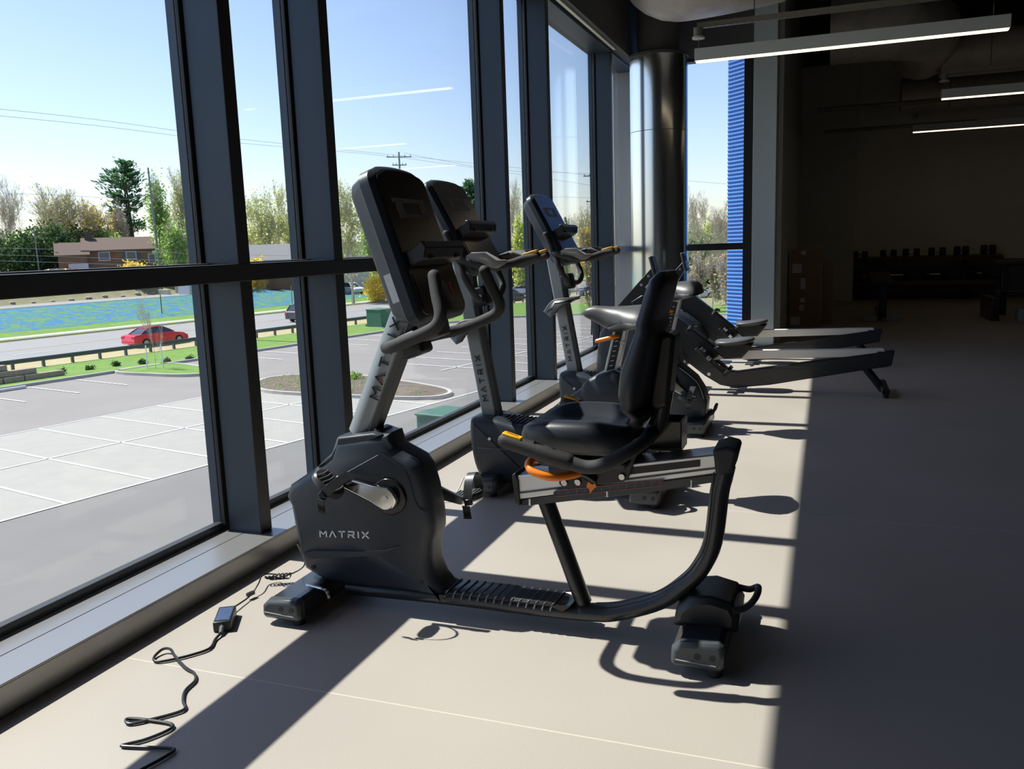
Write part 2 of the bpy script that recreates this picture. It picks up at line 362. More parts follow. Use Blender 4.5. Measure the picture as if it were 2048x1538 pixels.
# ---- ducts
M_duct = mat('insulated_duct', (.52,.48,.43), .45, metal=.2, bump=1, bscale=25, var=.25, vscale=8)
def duct(label, P, r):
    bm = NB(); tube(bm, P, r, seg=28, k=8); return tag(finish('round_duct', bm, M_duct), label, 'duct', None)
duct('wrapped round air duct with a sagging belly above the steel column', [(-1.48,8.6,3.82),(-1.42,8.5,3.76),(-1.3,8.42,3.72),(-.9,8.5,3.76),(-.5,8.7,3.85)], .48)
duct('wrapped round air duct above the left end of the nearest pendant light', [(-.8,7.2,3.75),(-.35,7.25,3.70),(.1,7.5,3.72),(.3,7.9,3.9)], .36)
duct('big grey round duct elbow behind the nearest pendant light', [(-.02,11.9,3.75),(.3,11.9,3.75),(.75,12,3.75),(1.1,12.6,3.78),(1.2,14,3.8)], .42)
duct('long wrapped duct crossing the ceiling above the middle pendant light', [(1.4,13.6,3.62),(3,13.6,3.62),(6,13.6,3.62)], .30)
duct('long wrapped duct crossing the ceiling between the middle and farthest pendant lights', [(1.1,16.3,3.50),(3,16.3,3.50),(6,16.3,3.50)], .28)
for lab, P, r in (('thin horizontal ceiling pipe between the pier and the pendant lights', [(-.2,14.5,3.14),(3.5,14.5,3.14)], .035), ('thin dark ceiling pipe running low across the back of the gym', [(-.1,15.8,2.95),(2.2,15.8,2.95)], .03), ('thin pale ceiling pipe high above the right end of the nearest pendant light', [(.9,9,3.42),(5,9,3.42)], .02)):
    bm = NB(); tube(bm, P, r, k=1); tag(finish('ceiling_pipe', bm, M_grey), lab, 'pipe')
# ------------------------------------------------------------------ pedals
def pedal(parent, c, side, tilt=0.0, strap_open=0.045):
    """c centre, side = +1/-1 outward y"""
    R = Matrix.Rotation(tilt, 3, 'Y'); c = V(c)
    bm = NB(); rings = []
    for z, s in ((-.016, .80), (-.008, 1), (.006, 1), (.012, .92)):
        rings.append([c+R@V((a, b, z)) for a, b in se(24, .060*s, .048*s, 2.4)])
    faces_from(bm, rings); p = finish('pedal', bm, mat('pedal_resin', (.045,.047,.05), .35), parent)
    bm = NB()
    for k in range(6):
        tube(bm, [c+R@V((-.04+k*.015, -.034, .013)), c+R@V((-.036+k*.015, 0, .0155)), c+R@V((-.04+k*.015, .034, .013))], .0022, seg=6, k=3)
    finish('tread_ridges', bm, mat('ridge_rubber', (.22,.22,.22), .3), p)
    bm = NB(); P = []
    for k in range(13):
        t = pi*k/12; P.append(c+R@V((.022+.010*sin(t), -.052*cos(t), .0+(.03+strap_open)*sin(t))))
    rings = [[q+R@V((dx, 0, 0))+(q-c).normalized()*dz for dx, dz in ((-.016, 0), (.016, 0), (.016, .0025), (-.016, .0025))] for q in P]
    faces_from(bm, rings); finish('strap', bm, mat('strap_rubber', (.035,.036,.038), .4), p)
    bm = NB(); q = c+R@V((.024, -.055, -.010)); box(bm, q, (.03, .012, .022), R); finish('buckle', bm, M_gloss, p, bevel=.003)
    bm = NB(); R = Matrix.Rotation(tilt*.2, 3, 'Y'); q = c+Matrix.Rotation(tilt, 3, 'Y')@V((.024, -.058, -.012))+V((-.004,-.004,-.032)); box(bm, q, (.028, .003, .05), R@Matrix.Rotation(.25, 3, 'X'))
    for k in range(8): box(bm, q+V((0, -.002, .02-k*.006)), (.028, .003, .0018), R@Matrix.Rotation(.25, 3, 'X'))
    finish('strap_tail', bm, M_black, p)
    return p
def crank(parent, c, pc, side):
    """arm from hub c to pedal centre pc; side sign of outward y"""
    c, pc = V(c), V(pc)
    bm = NB(); cyl(bm, (c.x, c.y-side*.02, c.z), (c.x, c.y-side*.004, c.z), .066, .062, seg=40); finish('crank_cover', bm, M_gloss, parent, bevel=.003)
    e = V((pc.x, c.y, pc.z)); d = (e-c); n = V((-d.z, 0, d.x)).normalized(); L = d.length; d = d.normalized()
    outl = []
    for k in range(17): t = pi/2+pi*k/16; outl.append(c+d*(cos(t)*.041)+n*(sin(t)*.041))
    outl += [c+d*.055-n*.028, e-n*.0135]
    for k in range(1, 8): t = -pi/2+pi*k/8; outl.append(e+d*cos(t)*.0135+n*sin(t)*.0135)
    outl += [e+n*.0135, c+d*.055+n*.028]
    ctr = sum(outl, V())/len(outl)
    bm = NB(); faces_from(bm, [[p+V((0, y*side, 0))+(ctr-p)*s for p in outl] for y, s in ((0, 0), (.012, 0), (.019, .05))]); a = finish('crank_arm', bm, M_chrome, parent, bevel=.003)
    bm = NB(); cyl(bm, (c.x, c.y+side*.018, c.z), (c.x, c.y+side*.0215, c.z), .012); cyl(bm, e+V((0, side*.01, 0)), (pc.x, pc.y, pc.z), .007); finish('crank_bolt', bm, M_bolt, a)
# ------------------------------------------------------------------ console shared by the three bikes
def console(parent, yc, pt, pb, wid, thick=.085):
    """pt, pb: top and bottom (x,z) of the face plane at the sides; returns frame fn"""
    T = V((pt[0], yc, pt[1])); B = V((pb[0], yc, pb[1])); v = (T-B); H = v.length; v = v.normalized(); u = V((0,1,0)); nrm = V((v.z, 0, -v.x))
    def F(a, b, c): return B+u*a+v*b+nrm*c
    def outl(wd, b0, b1, r=.045, crown=.018):
        pts = []
        for cx_, cy_, a0 in ((wd-r, b0+r, -pi/2), (wd-r, b1-r, 0)):
            for k in range(6): t = a0+pi/2*k/5; pts.append((cx_+r*cos(t), cy_+r*sin(t)))
        for k in range(1, 8): x = (wd-r)*(1-2*k/8); pts.append((x, b1+crown*(1-(x/wd)**2)))
        for cx_, cy_, a0 in ((-wd+r, b1-r, pi/2), (-wd+r, b0+r, pi)):
            for k in range(6): t = a0+pi/2*k/5; pts.append((cx_+r*cos(t), cy_+r*sin(t)))
        return pts
    o1 = outl(wid, -.01, H)
    def lay(c, s=0, po=None): return [F(a, b, c) for a, b in (inset(po or o1, s) if s else (po or o1))]
    o2 = outl(wid*.88, .015, H*.97)
    bm = NB(); faces_from(bm, [lay(-thick-.012, .02, o2), lay(-thick+.004, 0, o2), lay(-thick*.62, .012), lay(-thick*.5), lay(-.018), lay(-.004, .012), lay(0, .022)])
    h = finish('console_housing', bm, M_shroud, parent)
    bm = NB(); faces_from(bm, [lay(-.002, .020), lay(.0025, .022)]); finish('console_face', bm, mat('console_glass', (.012,.011,.010), .22), h)
    bm = NB(); z1 = H*.80; z0 = z1-.065
    for a0, a1, b0, b1 in ((-.115, .105, z1-.014, z1), (-.10, .12, z0, z0+.014), (-.10, -.055, z0+.006, z1-.006), (.06, .105, z0+.006, z1-.006)):
        faces_from(bm, [[F(a, b, c) for a, b in ((a0, b0), (a1, b0), (a1, b1), (a0, b1))] for c in (.0025, .004)])
    finish('console_bezel', bm, mat('bezel_bronze', (.38,.33,.29), .5), h)
    # reading tray
    bm = NB(); tr = H*.415
    faces_from(bm, [[F(a, tr+b, c) for b, c in ((-.035, 0), (-.03, .055), (.0, .075), (.022, .07), (.026, .055), (.018, .05), (.012, 0))] for a in (-wid*.80, -wid*.74, wid*.74, wid*.80)])
    tr_ = finish('reading_tray', bm, M_black, h, bevel=.004)
    for a in (-wid*.55, wid*.5): bm = NB(); faces_from(bm, [[F(a+q, tr-.03+p*.6, c) for q, p in ((-.012, 0), (.012, .0), (.009, .022), (-.009, .022))] for c in (.055, .064)]); finish('tray_slot', bm, M_ink, tr_)
    bm = NB(); faces_from(bm, [[F(a, b, c) for a, b in ((-wid*.82, .03), (wid*.82, .03), (wid*.82, tr-.06), (-wid*.82, tr-.06))] for c in (.0025, .0045)]); finish('keypad', bm, M_gloss, h)
    return F, H, h
# ------------------------------------------------------------------ recumbent bike
RY = 2.50
def recumbent():
    o = thing('recumbent_bike', 'nearest exercise bike, a dark recumbent with a bucket seat and high backrest', 'exercise bike', (-1.0, RY, 0))
    Yn, Yf = RY-.04, RY+.07
    # stabilisers
    def stab(x0, x1, y0, y1, z0, z1, nm, capend=True):
        bm = NB(); pr = [(x0, z0+.01), (x0+.01, z0), (x1-.01, z0), (x1, z0+.012), (x1, z1-.012), (x1-.014, z1), (x0+.025, z1-.008), (x0+.002, z1-.03)]
        shell(bm, pr, [(y0+.03, 0), (y1-.03, 0)]); s = finish(nm, bm, M_frame, o, bevel=.004)
        for ya, yb in ((y0, y0+.034), (y1, y1-.034)):
            bm = NB(); shell(bm, pr, [(ya, .010), (ya+(yb-ya)*.3, .0), (yb, -.003)]); c = finish('end_cap', bm, M_cap, s, bevel=.004)
            q = -1 if ya < RY else 1
            for xx in (x1-.03, x1-.072): bm = NB(); cyl(bm, (xx, ya-q*.004, z0+.04), (xx, ya+q*.0015, z0+.04), .0095); finish('bolt_hole', bm, M_ink, c)
            bm = NB(); tube(bm, [(x0+.014, ya+q*.001, z0+.024), (x1-.02, ya+q*.001, z0+.018)], .0018, k=1, seg=6); finish('cap_line', bm, mat('cap_edge', (.3,.32,.34), .35), c)
        for ya in (y0+.09, y1-.09):
            bm = NB(); cyl(bm, (x1-.03, ya-.05, 0), (x1-.03, ya-.05, z0+.004), .019); finish('levelling_foot', bm, M_rubber, s)
        return s
    stab(-1.765, -1.615, 2.235, 2.765, .022, .095, 'front_stabiliser')
    bm = NB(); tube(bm, [W(612,1152,Y=2.34), W(630,1157,Y=2.34), W(650,1164,Y=2.34), W(656,1180,Y=2.34)], .006, seg=8); finish('stabiliser_bracket', bm, M_chrome, o)
    stab(-.394, -.246, 2.275, 2.765, .03, .112, 'rear_stabiliser')
    bm = NB(); shell(bm, [(-.41,.06),(-.40,.115),(-.36,.155),(-.30,.165),(-.235,.15),(-.215,.11),(-.22,.06)], [(2.40,.02),(2.415,0),(2.585,0),(2.60,.02)]); finish('rear_cover', bm, M_black, o, bevel=.006)
    bm = NB(); tube(bm, [(-.235,2.41,.13),(-.20,2.43,.135),(-.175,2.46,.155),(-.172,2.54,.157),(-.20,2.57,.135),(-.235,2.59,.13)], .010, seg=10); finish('lift_handle', bm, M_rubber, o)
    # main frame tube and arch
    px = [(1452,930),(1446,955),(1439,985),(1426,1082),(1402,1134),(1372,1166),(1320,1200),(1240,1222),(1180,1224),(1060,1212),(900,1192),(700,1172)]
    bm = NB(); tube(bm, [W(a, b, Y=RY-.02) for a, b in px], .0285, seg=16, k=5, ry=.036, ref=(0,1,0)); finish('frame_tube', bm, M_frame, o)
    bm = NB(); P = [W(a, b, Y=2.44) for a, b in ((1428,945),(1413,1080),(1392,1125),(1362,1156),(1312,1184),(1240,1203),(1192,1206))]; tube(bm, P, .0022, seg=6, k=5); finish('weld_line', bm, M_ink, o)
    # rail
    ra = XZs([(1031,952),(1038,999),(1434,947),(1430,909)], 2.445)
    bm = NB(); shell(bm, ra, [(2.445, 0), (2.56, 0)]); rail = finish('seat_rail', bm, M_alu, o, bevel=.004)
    bm = NB(); shell(bm, XZs([(1250,937),(1400,920),(1400,933),(1245,951)], 2.441), [(2.441, 0), (2.447, 0)]); finish('rail_groove', bm, M_ink, rail)
    bm = NB(); shell(bm, XZs([(1036,985),(1433,935),(1433,938),(1036,988)], 2.441), [(2.440, 0), (2.447, 0)]); finish('rail_shadow_groove', bm, M_dgrey, rail)
    bm = NB(); shell(bm, XZs([(1024,950),(1030,1004),(1040,1012),(1037,962),(1031,945)], 2.44), [(2.437, 0), (2.568, 0)]); finish('rail_end_cap', bm, M_black, rail, bevel=.003)
    bm = NB(); shell(bm, XZs([(1040,1000),(1042,1014),(1300,986),(1434,965),(1434,948)], 2.45), [(2.455, 0), (2.55, 0)]); finish('rail_underbeam', bm, M_frame, rail, bevel=.003)
    bm = NB(); shell(bm, XZs([(1426,898),(1432,948),(1440,950),(1466,944),(1476,905),(1474,897),(1455,892)], 2.44), [(2.43, .006), (2.438, 0), (2.56, 0), (2.568, .006)]); finish('arch_cap', bm, M_rubber, o, bevel=.006)
    for a, b in ((1060,1003),(1215,986),(1384,966)):
        p = W(a, b, Y=2.46); bm = NB(); cyl(bm, p+V((0,0,.01)), p-V((0,0,.012)), .006, seg=10); finish('adjuster_bolt', bm, M_bolt, rail)
    # ruler
    bm = NB(); shell(bm, XZs([(1107,984),(1108,990),(1112,993),(1325,971),(1329,967),(1326,961),(1112,981)], 2.434), [(2.432, 0), (2.44, 0)]); ru = finish('seat_scale', bm, mat('scale_navy', (.02,.03,.06), .4), rail)
    bm = NB(); P = [W(a, b, Y=2.431) for a, b in ((1107,987),(1112,981),(1326,960),(1330,965),(1326,971),(1112,993),(1107,987))]; tube(bm, P, .0012, k=1, seg=6); finish('scale_outline', bm, mat('dull_red', (.35,.10,.07), .5), ru)
    bm = NB()
    for k in range(13):
        f = k/12; p = W(1120+200*f, 986-20*f, Y=2.431); box(bm, p, (.0012, .001, .012))
    finish('scale_marks', bm, M_grey, ru)
    bm = NB(); shell(bm, XZs([(1177,963),(1173,972),(1179,978),(1181,986),(1187,978),(1194,973),(1190,964)], 2.424), [(2.42, 0), (2.43, 0)]); finish('scale_pointer', bm, M_orange, o)
    # strut
    bm = NB(); tube(bm, [W(1088,990,Y=RY), W(1168,1206,Y=RY)], .0255, k=1, seg=16, ry=.036, ref=(0,1,0)); finish('rail_strut', bm, M_frame, o)
    # foot step
    st = XZs([(905,1166),(925,1158),(1120,1180),(1143,1190)], 2.55)+XZs([(1147,1205),(1140,1214),(1100,1214),(905,1194)], 2.45)
    bm = NB(); shell(bm, st, [(2.440, .008), (2.450, 0), (2.55, 0), (2.56, .008)]); s = finish('foot_step', bm, M_black, o, bevel=.004)
    bm = NB()
    for k in range(14):
        f = k/13; a = W(922+205*f, 1158+25*f, Y=2.55); z = a.z+.0015
        tube(bm, [(a.x-.012, 2.439, z-.024), (a.x-.006, 2.444, z-.004), (a.x, 2.455, z), (a.x+.004, 2.55, z)], .0026, seg=6, k=3)
    finish('step_ribs', bm, mat('rib_grey', (.12,.13,.14), .35), s)
    # shroud
    L = XZs([(580,988),(587,966),(611,950),(640,930),(668,905),(679,872)], 2.47)+XZs([(700,868),(753,860),(793,860)], 2.5)
    Rr = XZs([(820,877),(850,893),(864,901),(877,920),(888,958),(896,1000),(899,1022),(899,1043),(893,1060),(891,1085),(893,1106),(903,1132),(923,1157)], 2.57)
    Bt = XZs([(916,1190),(800,1180),(700,1170),(656,1163),(630,1148),(612,1137),(604,1112),(596,1080),(589,1043),(583,1010)], 2.45)
    poly = L+Rr+Bt
    bm = NB(); shell(bm, poly, [(2.425, .030), (2.437, .013), (2.455, .002), (2.47, 0), (2.53, 0), (2.545, .002), (2.563, .013), (2.575, .030)]); sh = finish('shroud', bm, M_shroud, o, smooth=50)
    bm = NB(); tube(bm, [W(a, b, Y=2.4235) for a, b in ((763,907),(804,936),(818,958),(828,994),(838,1014),(848,1021),(856,1022))], .0018, seg=6); finish('seam', bm, M_ink, sh)
    bm = NB(); tube(bm, [W(a, b, Y=2.424) for a, b in ((688,948),(720,930),(756,910))], .0013, seg=6); finish('shroud_edge_line', bm, mat('edge_light', (.25,.27,.3), .3), sh)
    bm = NB(); tube(bm, [W(a, b, Y=2.43) for a, b in ((590,1046),(600,1044),(612,1038))], .0016, seg=6); finish('shroud_edge_line', bm, MATS['edge_light'], sh)
    bm = NB(); shell(bm, XZs([(607,1106),(620,1118),(745,1112),(775,1104),(800,1092),(770,1100),(720,1103),(625,1102)], 2.42), [(2.4195, 0), (2.427, 0)]); finish('shroud_crease', bm, M_shroud, sh)
    for a, b in ((626,1135),(843,1165)): p = W(a, b, Y=2.424); bm = NB(); cyl(bm, p-V((0,.001,0)), p+V((0,.004,0)), .0075); finish('plug_hole', bm, M_ink, sh)
    co = XZs([(640,932),(668,905),(679,885),(682,870),(753,861),(772,868),(740,885),(690,912)], 2.46)
    bm = NB(); shell(bm, co, [(2.43, .006), (2.445, 0), (2.555, 0), (2.57, .006)]); finish('mast_collar', bm, M_shroud, o, bevel=.004)
    bm = NB(); shell(bm, XZs([(754,870),(761,852),(772,856),(780,872),(770,880)], 2.5), [(2.455, 0), (2.545, 0)]); finish('mast_clamp', bm, M_gloss, o, bevel=.004)
    # logo on shroud
    bm = NB(); a = W(641,1074,Y=2.4245); b = W(745,1077,Y=2.4245); lettering(bm, 'MATRIX', a, (b-a), (0,0,1), (0,-1,0), .0235, gap=.50, th=.2, wid=1.1)
    lg = finish('logo', bm, M_white, sh)
    lg['label'] = 'white MATRIX lettering'
    # mast
    mb = W(724,866,Y=RY); mt = W(820,600,Y=RY)
    bm = NB(); tube(bm, [mb, mt], .0475, k=1, seg=28, ry=.040, ref=(0,1,0)); ms = finish('mast', bm, M_mast, o)
    d = (mt-mb).normalized(); side = V((d.z, 0, -d.x))
    bm = NB(); faces_from(bm, [[q+side*.034+V((0,-.036,0)), q+side*.056+V((0,-.026,0)), q+side*.056+V((0,.026,0)), q+side*.034+V((0,.036,0))] for q in (mb, mt)]); finish('mast_rear_channel', bm, M_dgrey, ms, bevel=.003)
    bm = NB(); wdir = -side
    w0 = lettering(bm, 'MATRIX', V((0,0,0)), d, wdir, (0,-1,0), .030, gap=.62, th=.15, depth=.001, wid=1.05)
    a = W(757,800,Y=2.455); b = W(803,641,Y=2.455)
    bm.free(); bm = NB(); sz = (b-a).length/(w0/.030-.62); lettering(bm, 'MATRIX', a, b-a, (-(b-a).z, 0, (b-a).x), (0,-1,0), sz, gap=.62, th=.15, depth=.004, wid=1.05)
    lg = finish('mast_lettering', bm, M_ink, ms); lg['label'] = 'dark MATRIX lettering running up the mast'
    bm = NB(); p = a+(b-a).normalized()*sz*2.05+V((-(b-a).z, 0, (b-a).x)).normalized()*sz*.35; cyl(bm, p-V((0,.003,0)), p-V((0,.005,0)), sz*.16, seg=3); finish('logo_mark', bm, M_red, ms)
    # console
    pt = W(742,333,Y=RY-.17); pb = W(848,638,Y=RY-.17)
    F, H, h = console(o, RY, (pt.x, pt.z), (pb.x, pb.z), .185, .10)
    q0 = W(781,612,Y=2.315)
    bm = NB(); faces_from(bm, [[F(-.1852-e, b, c) for b, c in ((.075,-.075),(.075,-.05),(.165,-.05),(.165,-.075))] for e in (0, .001)]); finish('barcode_sticker', bm, M_label, h)
    bm = NB(); faces_from(bm, [[F(.075+a, .06+b, c) for a, b in ((0,0),(.02,0),(.02,.045),(0,.045))] for c in (.004, .006)]); finish('stop_button', bm, mat('red_button', (.5,.01,.03), .4), h)
    bm = NB(); faces_from(bm, [[F(a, b, c) for b, c in ((-.06,-.09),(-.06,-.03),(.02,-.02),(.08,-.05),(.08,-.1))] for a in (-.05, .05)]); finish('console_neck', bm, M_dgrey, h, bevel=.005)
    # handlebar
    N = [W(868,552,Y=2.30), W(874,590,Y=2.28), W(881,628,Y=2.26), W(872,652,Y=2.25), W(846,668,Y=2.245), W(805,685,Y=2.245), W(782,694,Y=2.26), W(776,694,Y=2.32)]
    Fr = mirror_pts(N, RY)
    bm = NB(); tube(bm, N+[V((N[-1].x, RY, N[-1].z))]+Fr[::-1], .0195, seg=14, k=5, round_end=True); hb = finish('handlebar', bm, M_foam, o)
    bm = NB(); c = V((N[-1].x, RY, N[-1].z)); box(bm, c+V((.0,0,-.01)), (.085, .09, .085), Matrix.Rotation(-.35, 3, 'Y')); finish('handlebar_clamp', bm, M_black, o, bevel=.014, seg=3)
    # seat
    c = V((-.70, RY, 0)); rings = []
    for z, s in ((.565,.80),(.572,.92),(.595,1.0),(.63,1.01),(.652,.97),(.664,.88),(.666,.72),(.660,.5),(.655,.2)):
        rings.append([c+V((a*s+(.0), b*s, z+.022*(max(0, abs(b)-.08)/.1)*(s > .5)-.03*(a-.0)*0)) for a, b in se(40, .175, .195, 3.0)])
    bm = NB(); faces_from(bm, rings); seat = finish('seat_cushion', bm, M_vinyl, o, smooth=60)
    bm = NB(); shell(bm, [(-.86,.575),(-.52,.58),(-.53,.535),(-.80,.53)], [(RY-.13,.01),(RY+.13,.01)]); finish('seat_pan', bm, M_black, o, bevel=.01)
    fr = [(p.z, p.x) for p in [W(a, b, Y=2.36) for a, b in ((1284,838),(1262,838),(1243,822),(1232,790),(1236,745),(1256,690),(1285,620),(1312,560),(1322,545))]]
    fr = sorted(fr); bk = sorted([(p.z, p.x) for p in [W(a, b, Y=2.60) for a, b in ((1290,825),(1310,800),(1322,740),(1333,690),(1341,640),(1349,580),(1352,548))]])
    z0, z1 = .665, 1.118; rings = []
    wl = [(0,.10),(.04,.145),(.12,.175),(.3,.19),(.6,.175),(.85,.158),(.93,.148),(.975,.125),(1,.085)]
    for k in range(23):
        f = k/22; z = z0+(z1-z0)*f; xf = lerp(fr, z); xb = lerp(bk, z)
        if f < .1: xf = xf+(.1-f)*.3
        if xb-xf < .058: m_ = (xb+xf)/2-.008; xf, xb = m_-.029, m_+.029
        e = .5 if k in (0, 22) else 1
        rings.append([V(((xf+xb)/2+a*e, RY+b, z)) for a, b in se(28, (xb-xf)/2, lerp(wl, f), 3.2)])
    bm = NB(); faces_from(bm, rings); finish('backrest', bm, M_vinyl, o, smooth=60)
    sp = XZs([(1326,668),(1344,660),(1358,668),(1344,804),(1322,813),(1304,805)], 2.53)
    bm = NB(); shell(bm, sp, [(2.46, .008), (2.47, 0), (2.56, 0), (2.57, .008)]); finish('backrest_cover', bm, M_black, o, bevel=.005)
    bm = NB(); tube(bm, [W(1330,780,Y=RY), W(1318,840,Y=RY), W(1296,875,Y=RY), W(1262,905,Y=RY), W(1235,920,Y=RY)], .026, seg=14); finish('backrest_post', bm, M_frame, o)
    A = [W(1010,881,Y=2.195), W(1060,897,Y=2.20), W(1110,915,Y=2.205), W(1135,923,Y=2.21)]
    B_ = [W(1135,923,Y=2.21), W(1170,934,Y=2.215), W(1205,930,Y=2.22), W(1250,908,Y=2.26), W(1285,885,Y=2.34), W(1302,868,Y=2.44), W(1306,865,Y=2.50)]
    for q in (0, 1):
        Aq = A if q == 0 else mirror_pts(A, RY); Bq = B_ if q == 0 else mirror_pts(B_, RY); sg = -1 if q == 0 else 1
        bm = NB(); tube(bm, Bq, .0195, seg=14); ar = finish('arm_bar', bm, M_foam if q == 0 else M_mast, o)
        bm = NB(); tube(bm, Aq, [.021,.025,.024], seg=16, round_end=True); gr = finish('hand_grip', bm, M_rubber, o)
        m = (Aq[1]+Aq[2])/2; dd = (Aq[2]-Aq[1]).normalized(); bm = NB()
        tube(bm, [Aq[1]+V((.01,0,.0135)), m+V((0,0,.0135)), Aq[2]+V((0,0,.0135))], .0125, seg=12, k=2); finish('pulse_sensor', bm, M_chrome, gr)
        p = Aq[0]+(Aq[1]-Aq[0])*.32+V((0,0,.021)); ang = atan2(-(Aq[1]-Aq[0]).z, (Aq[1]-Aq[0]).x)
        bm = NB(); box(bm, p, (.058, .026, .008), Matrix.Rotation(ang, 3, 'Y')); bt = finish('grip_button', bm, M_yellow, gr, bevel=.003)
        bm = NB(); box(bm, p+V((0,0,.0035)), (.034, .004, .003), Matrix.Rotation(ang, 3, 'Y')); finish('button_mark', bm, M_ink, bt)
    # carriage, lever, bottle holder
    ca = XZs([(1114,925),(1119,968),(1130,977),(1248,963),(1258,955),(1268,925),(1290,880),(1250,870),(1180,905)], 2.43)
    bm = NB(); shell(bm, ca, [(2.425, 0), (2.433, 0)]); shell(bm, ca, [(2.567, 0), (2.575, 0)]); c = finish('seat_carriage', bm, M_black, o, bevel=.003)
    for a, b in ((1129,965),(1156,964),(1244,953)):
        p = W(a, b, Y=2.424); bm = NB(); cyl(bm, p, p-V((0,.006,0)), .0105); bo = finish('carriage_bolt', bm, M_bolt, c, bevel=.002)
    bm = NB(); bx(bm, -.80, -.58, 2.44, 2.56, .50, .535); finish('carriage_top', bm, M_black, c, bevel=.004)
    bm = NB(); tube(bm, [W(1085,919,Y=2.42), W(1066,919,Y=2.37), W(1057,930,Y=2.33), W(1066,943,Y=2.31), W(1095,953,Y=2.31), W(1125,953,Y=2.34), W(1158,946,Y=2.40)], .0125, seg=12, k=6, round_end=True); finish('seat_lever', bm, M_orange, o)
    bm = NB(); tube(bm, [W(1154,945,Y=2.40), W(1172,950,Y=2.41), W(1190,962,Y=2.42)], .014, seg=10); finish('lever_clamp', bm, M_gloss, o)
    hp = [(-.515,.555),(-.50,.65),(-.415,.645),(-.41,.575)]
    bm = NB()
    bx(bm, -.51, -.41, 2.585, 2.590, .56, .65); bx(bm, -.51, -.41, 2.695, 2.70, .56, .65); bx(bm, -.51, -.505, 2.585, 2.70, .56, .65); bx(bm, -.415, -.41, 2.585, 2.70, .56, .65); bx(bm, -.51, -.41, 2.585, 2.70, .555, .56)
    finish('bottle_holder', bm, M_gloss, o, bevel=.002)
    # cranks
    hub = W(772,997,Y=2.40); hub.y = 2.403; pn = W(657,968,Y=2.345)
    crank(o, (hub.x, 2.410, hub.z), (pn.x, pn.y, pn.z), -1)
    pedal(o, pn, -1, tilt=.75, strap_open=.045)
    d = V((hub.x-pn.x, 0, hub.z-pn.z))
    pf = V((hub.x+d.x, 2.66, hub.z+d.z))
    crank(o, (hub.x, 2.59, hub.z), pf, 1); pedal(o, pf, 1, tilt=-.15, strap_open=.05)
    return o
rec = recumbent()
KR = .975      # settle the bike on the floor: nearer to the windowless side of its bay and level on its stabilisers
rec.location = V((0,0,CAMZ))+(rec.location-V((0,0,CAMZ)))*KR; rec.scale = (KR, KR, KR)
for ch in COL.objects:
    if ch.parent == rec and 'stabiliser' in ch.name: ch.location.z -= rec.location.z/KR
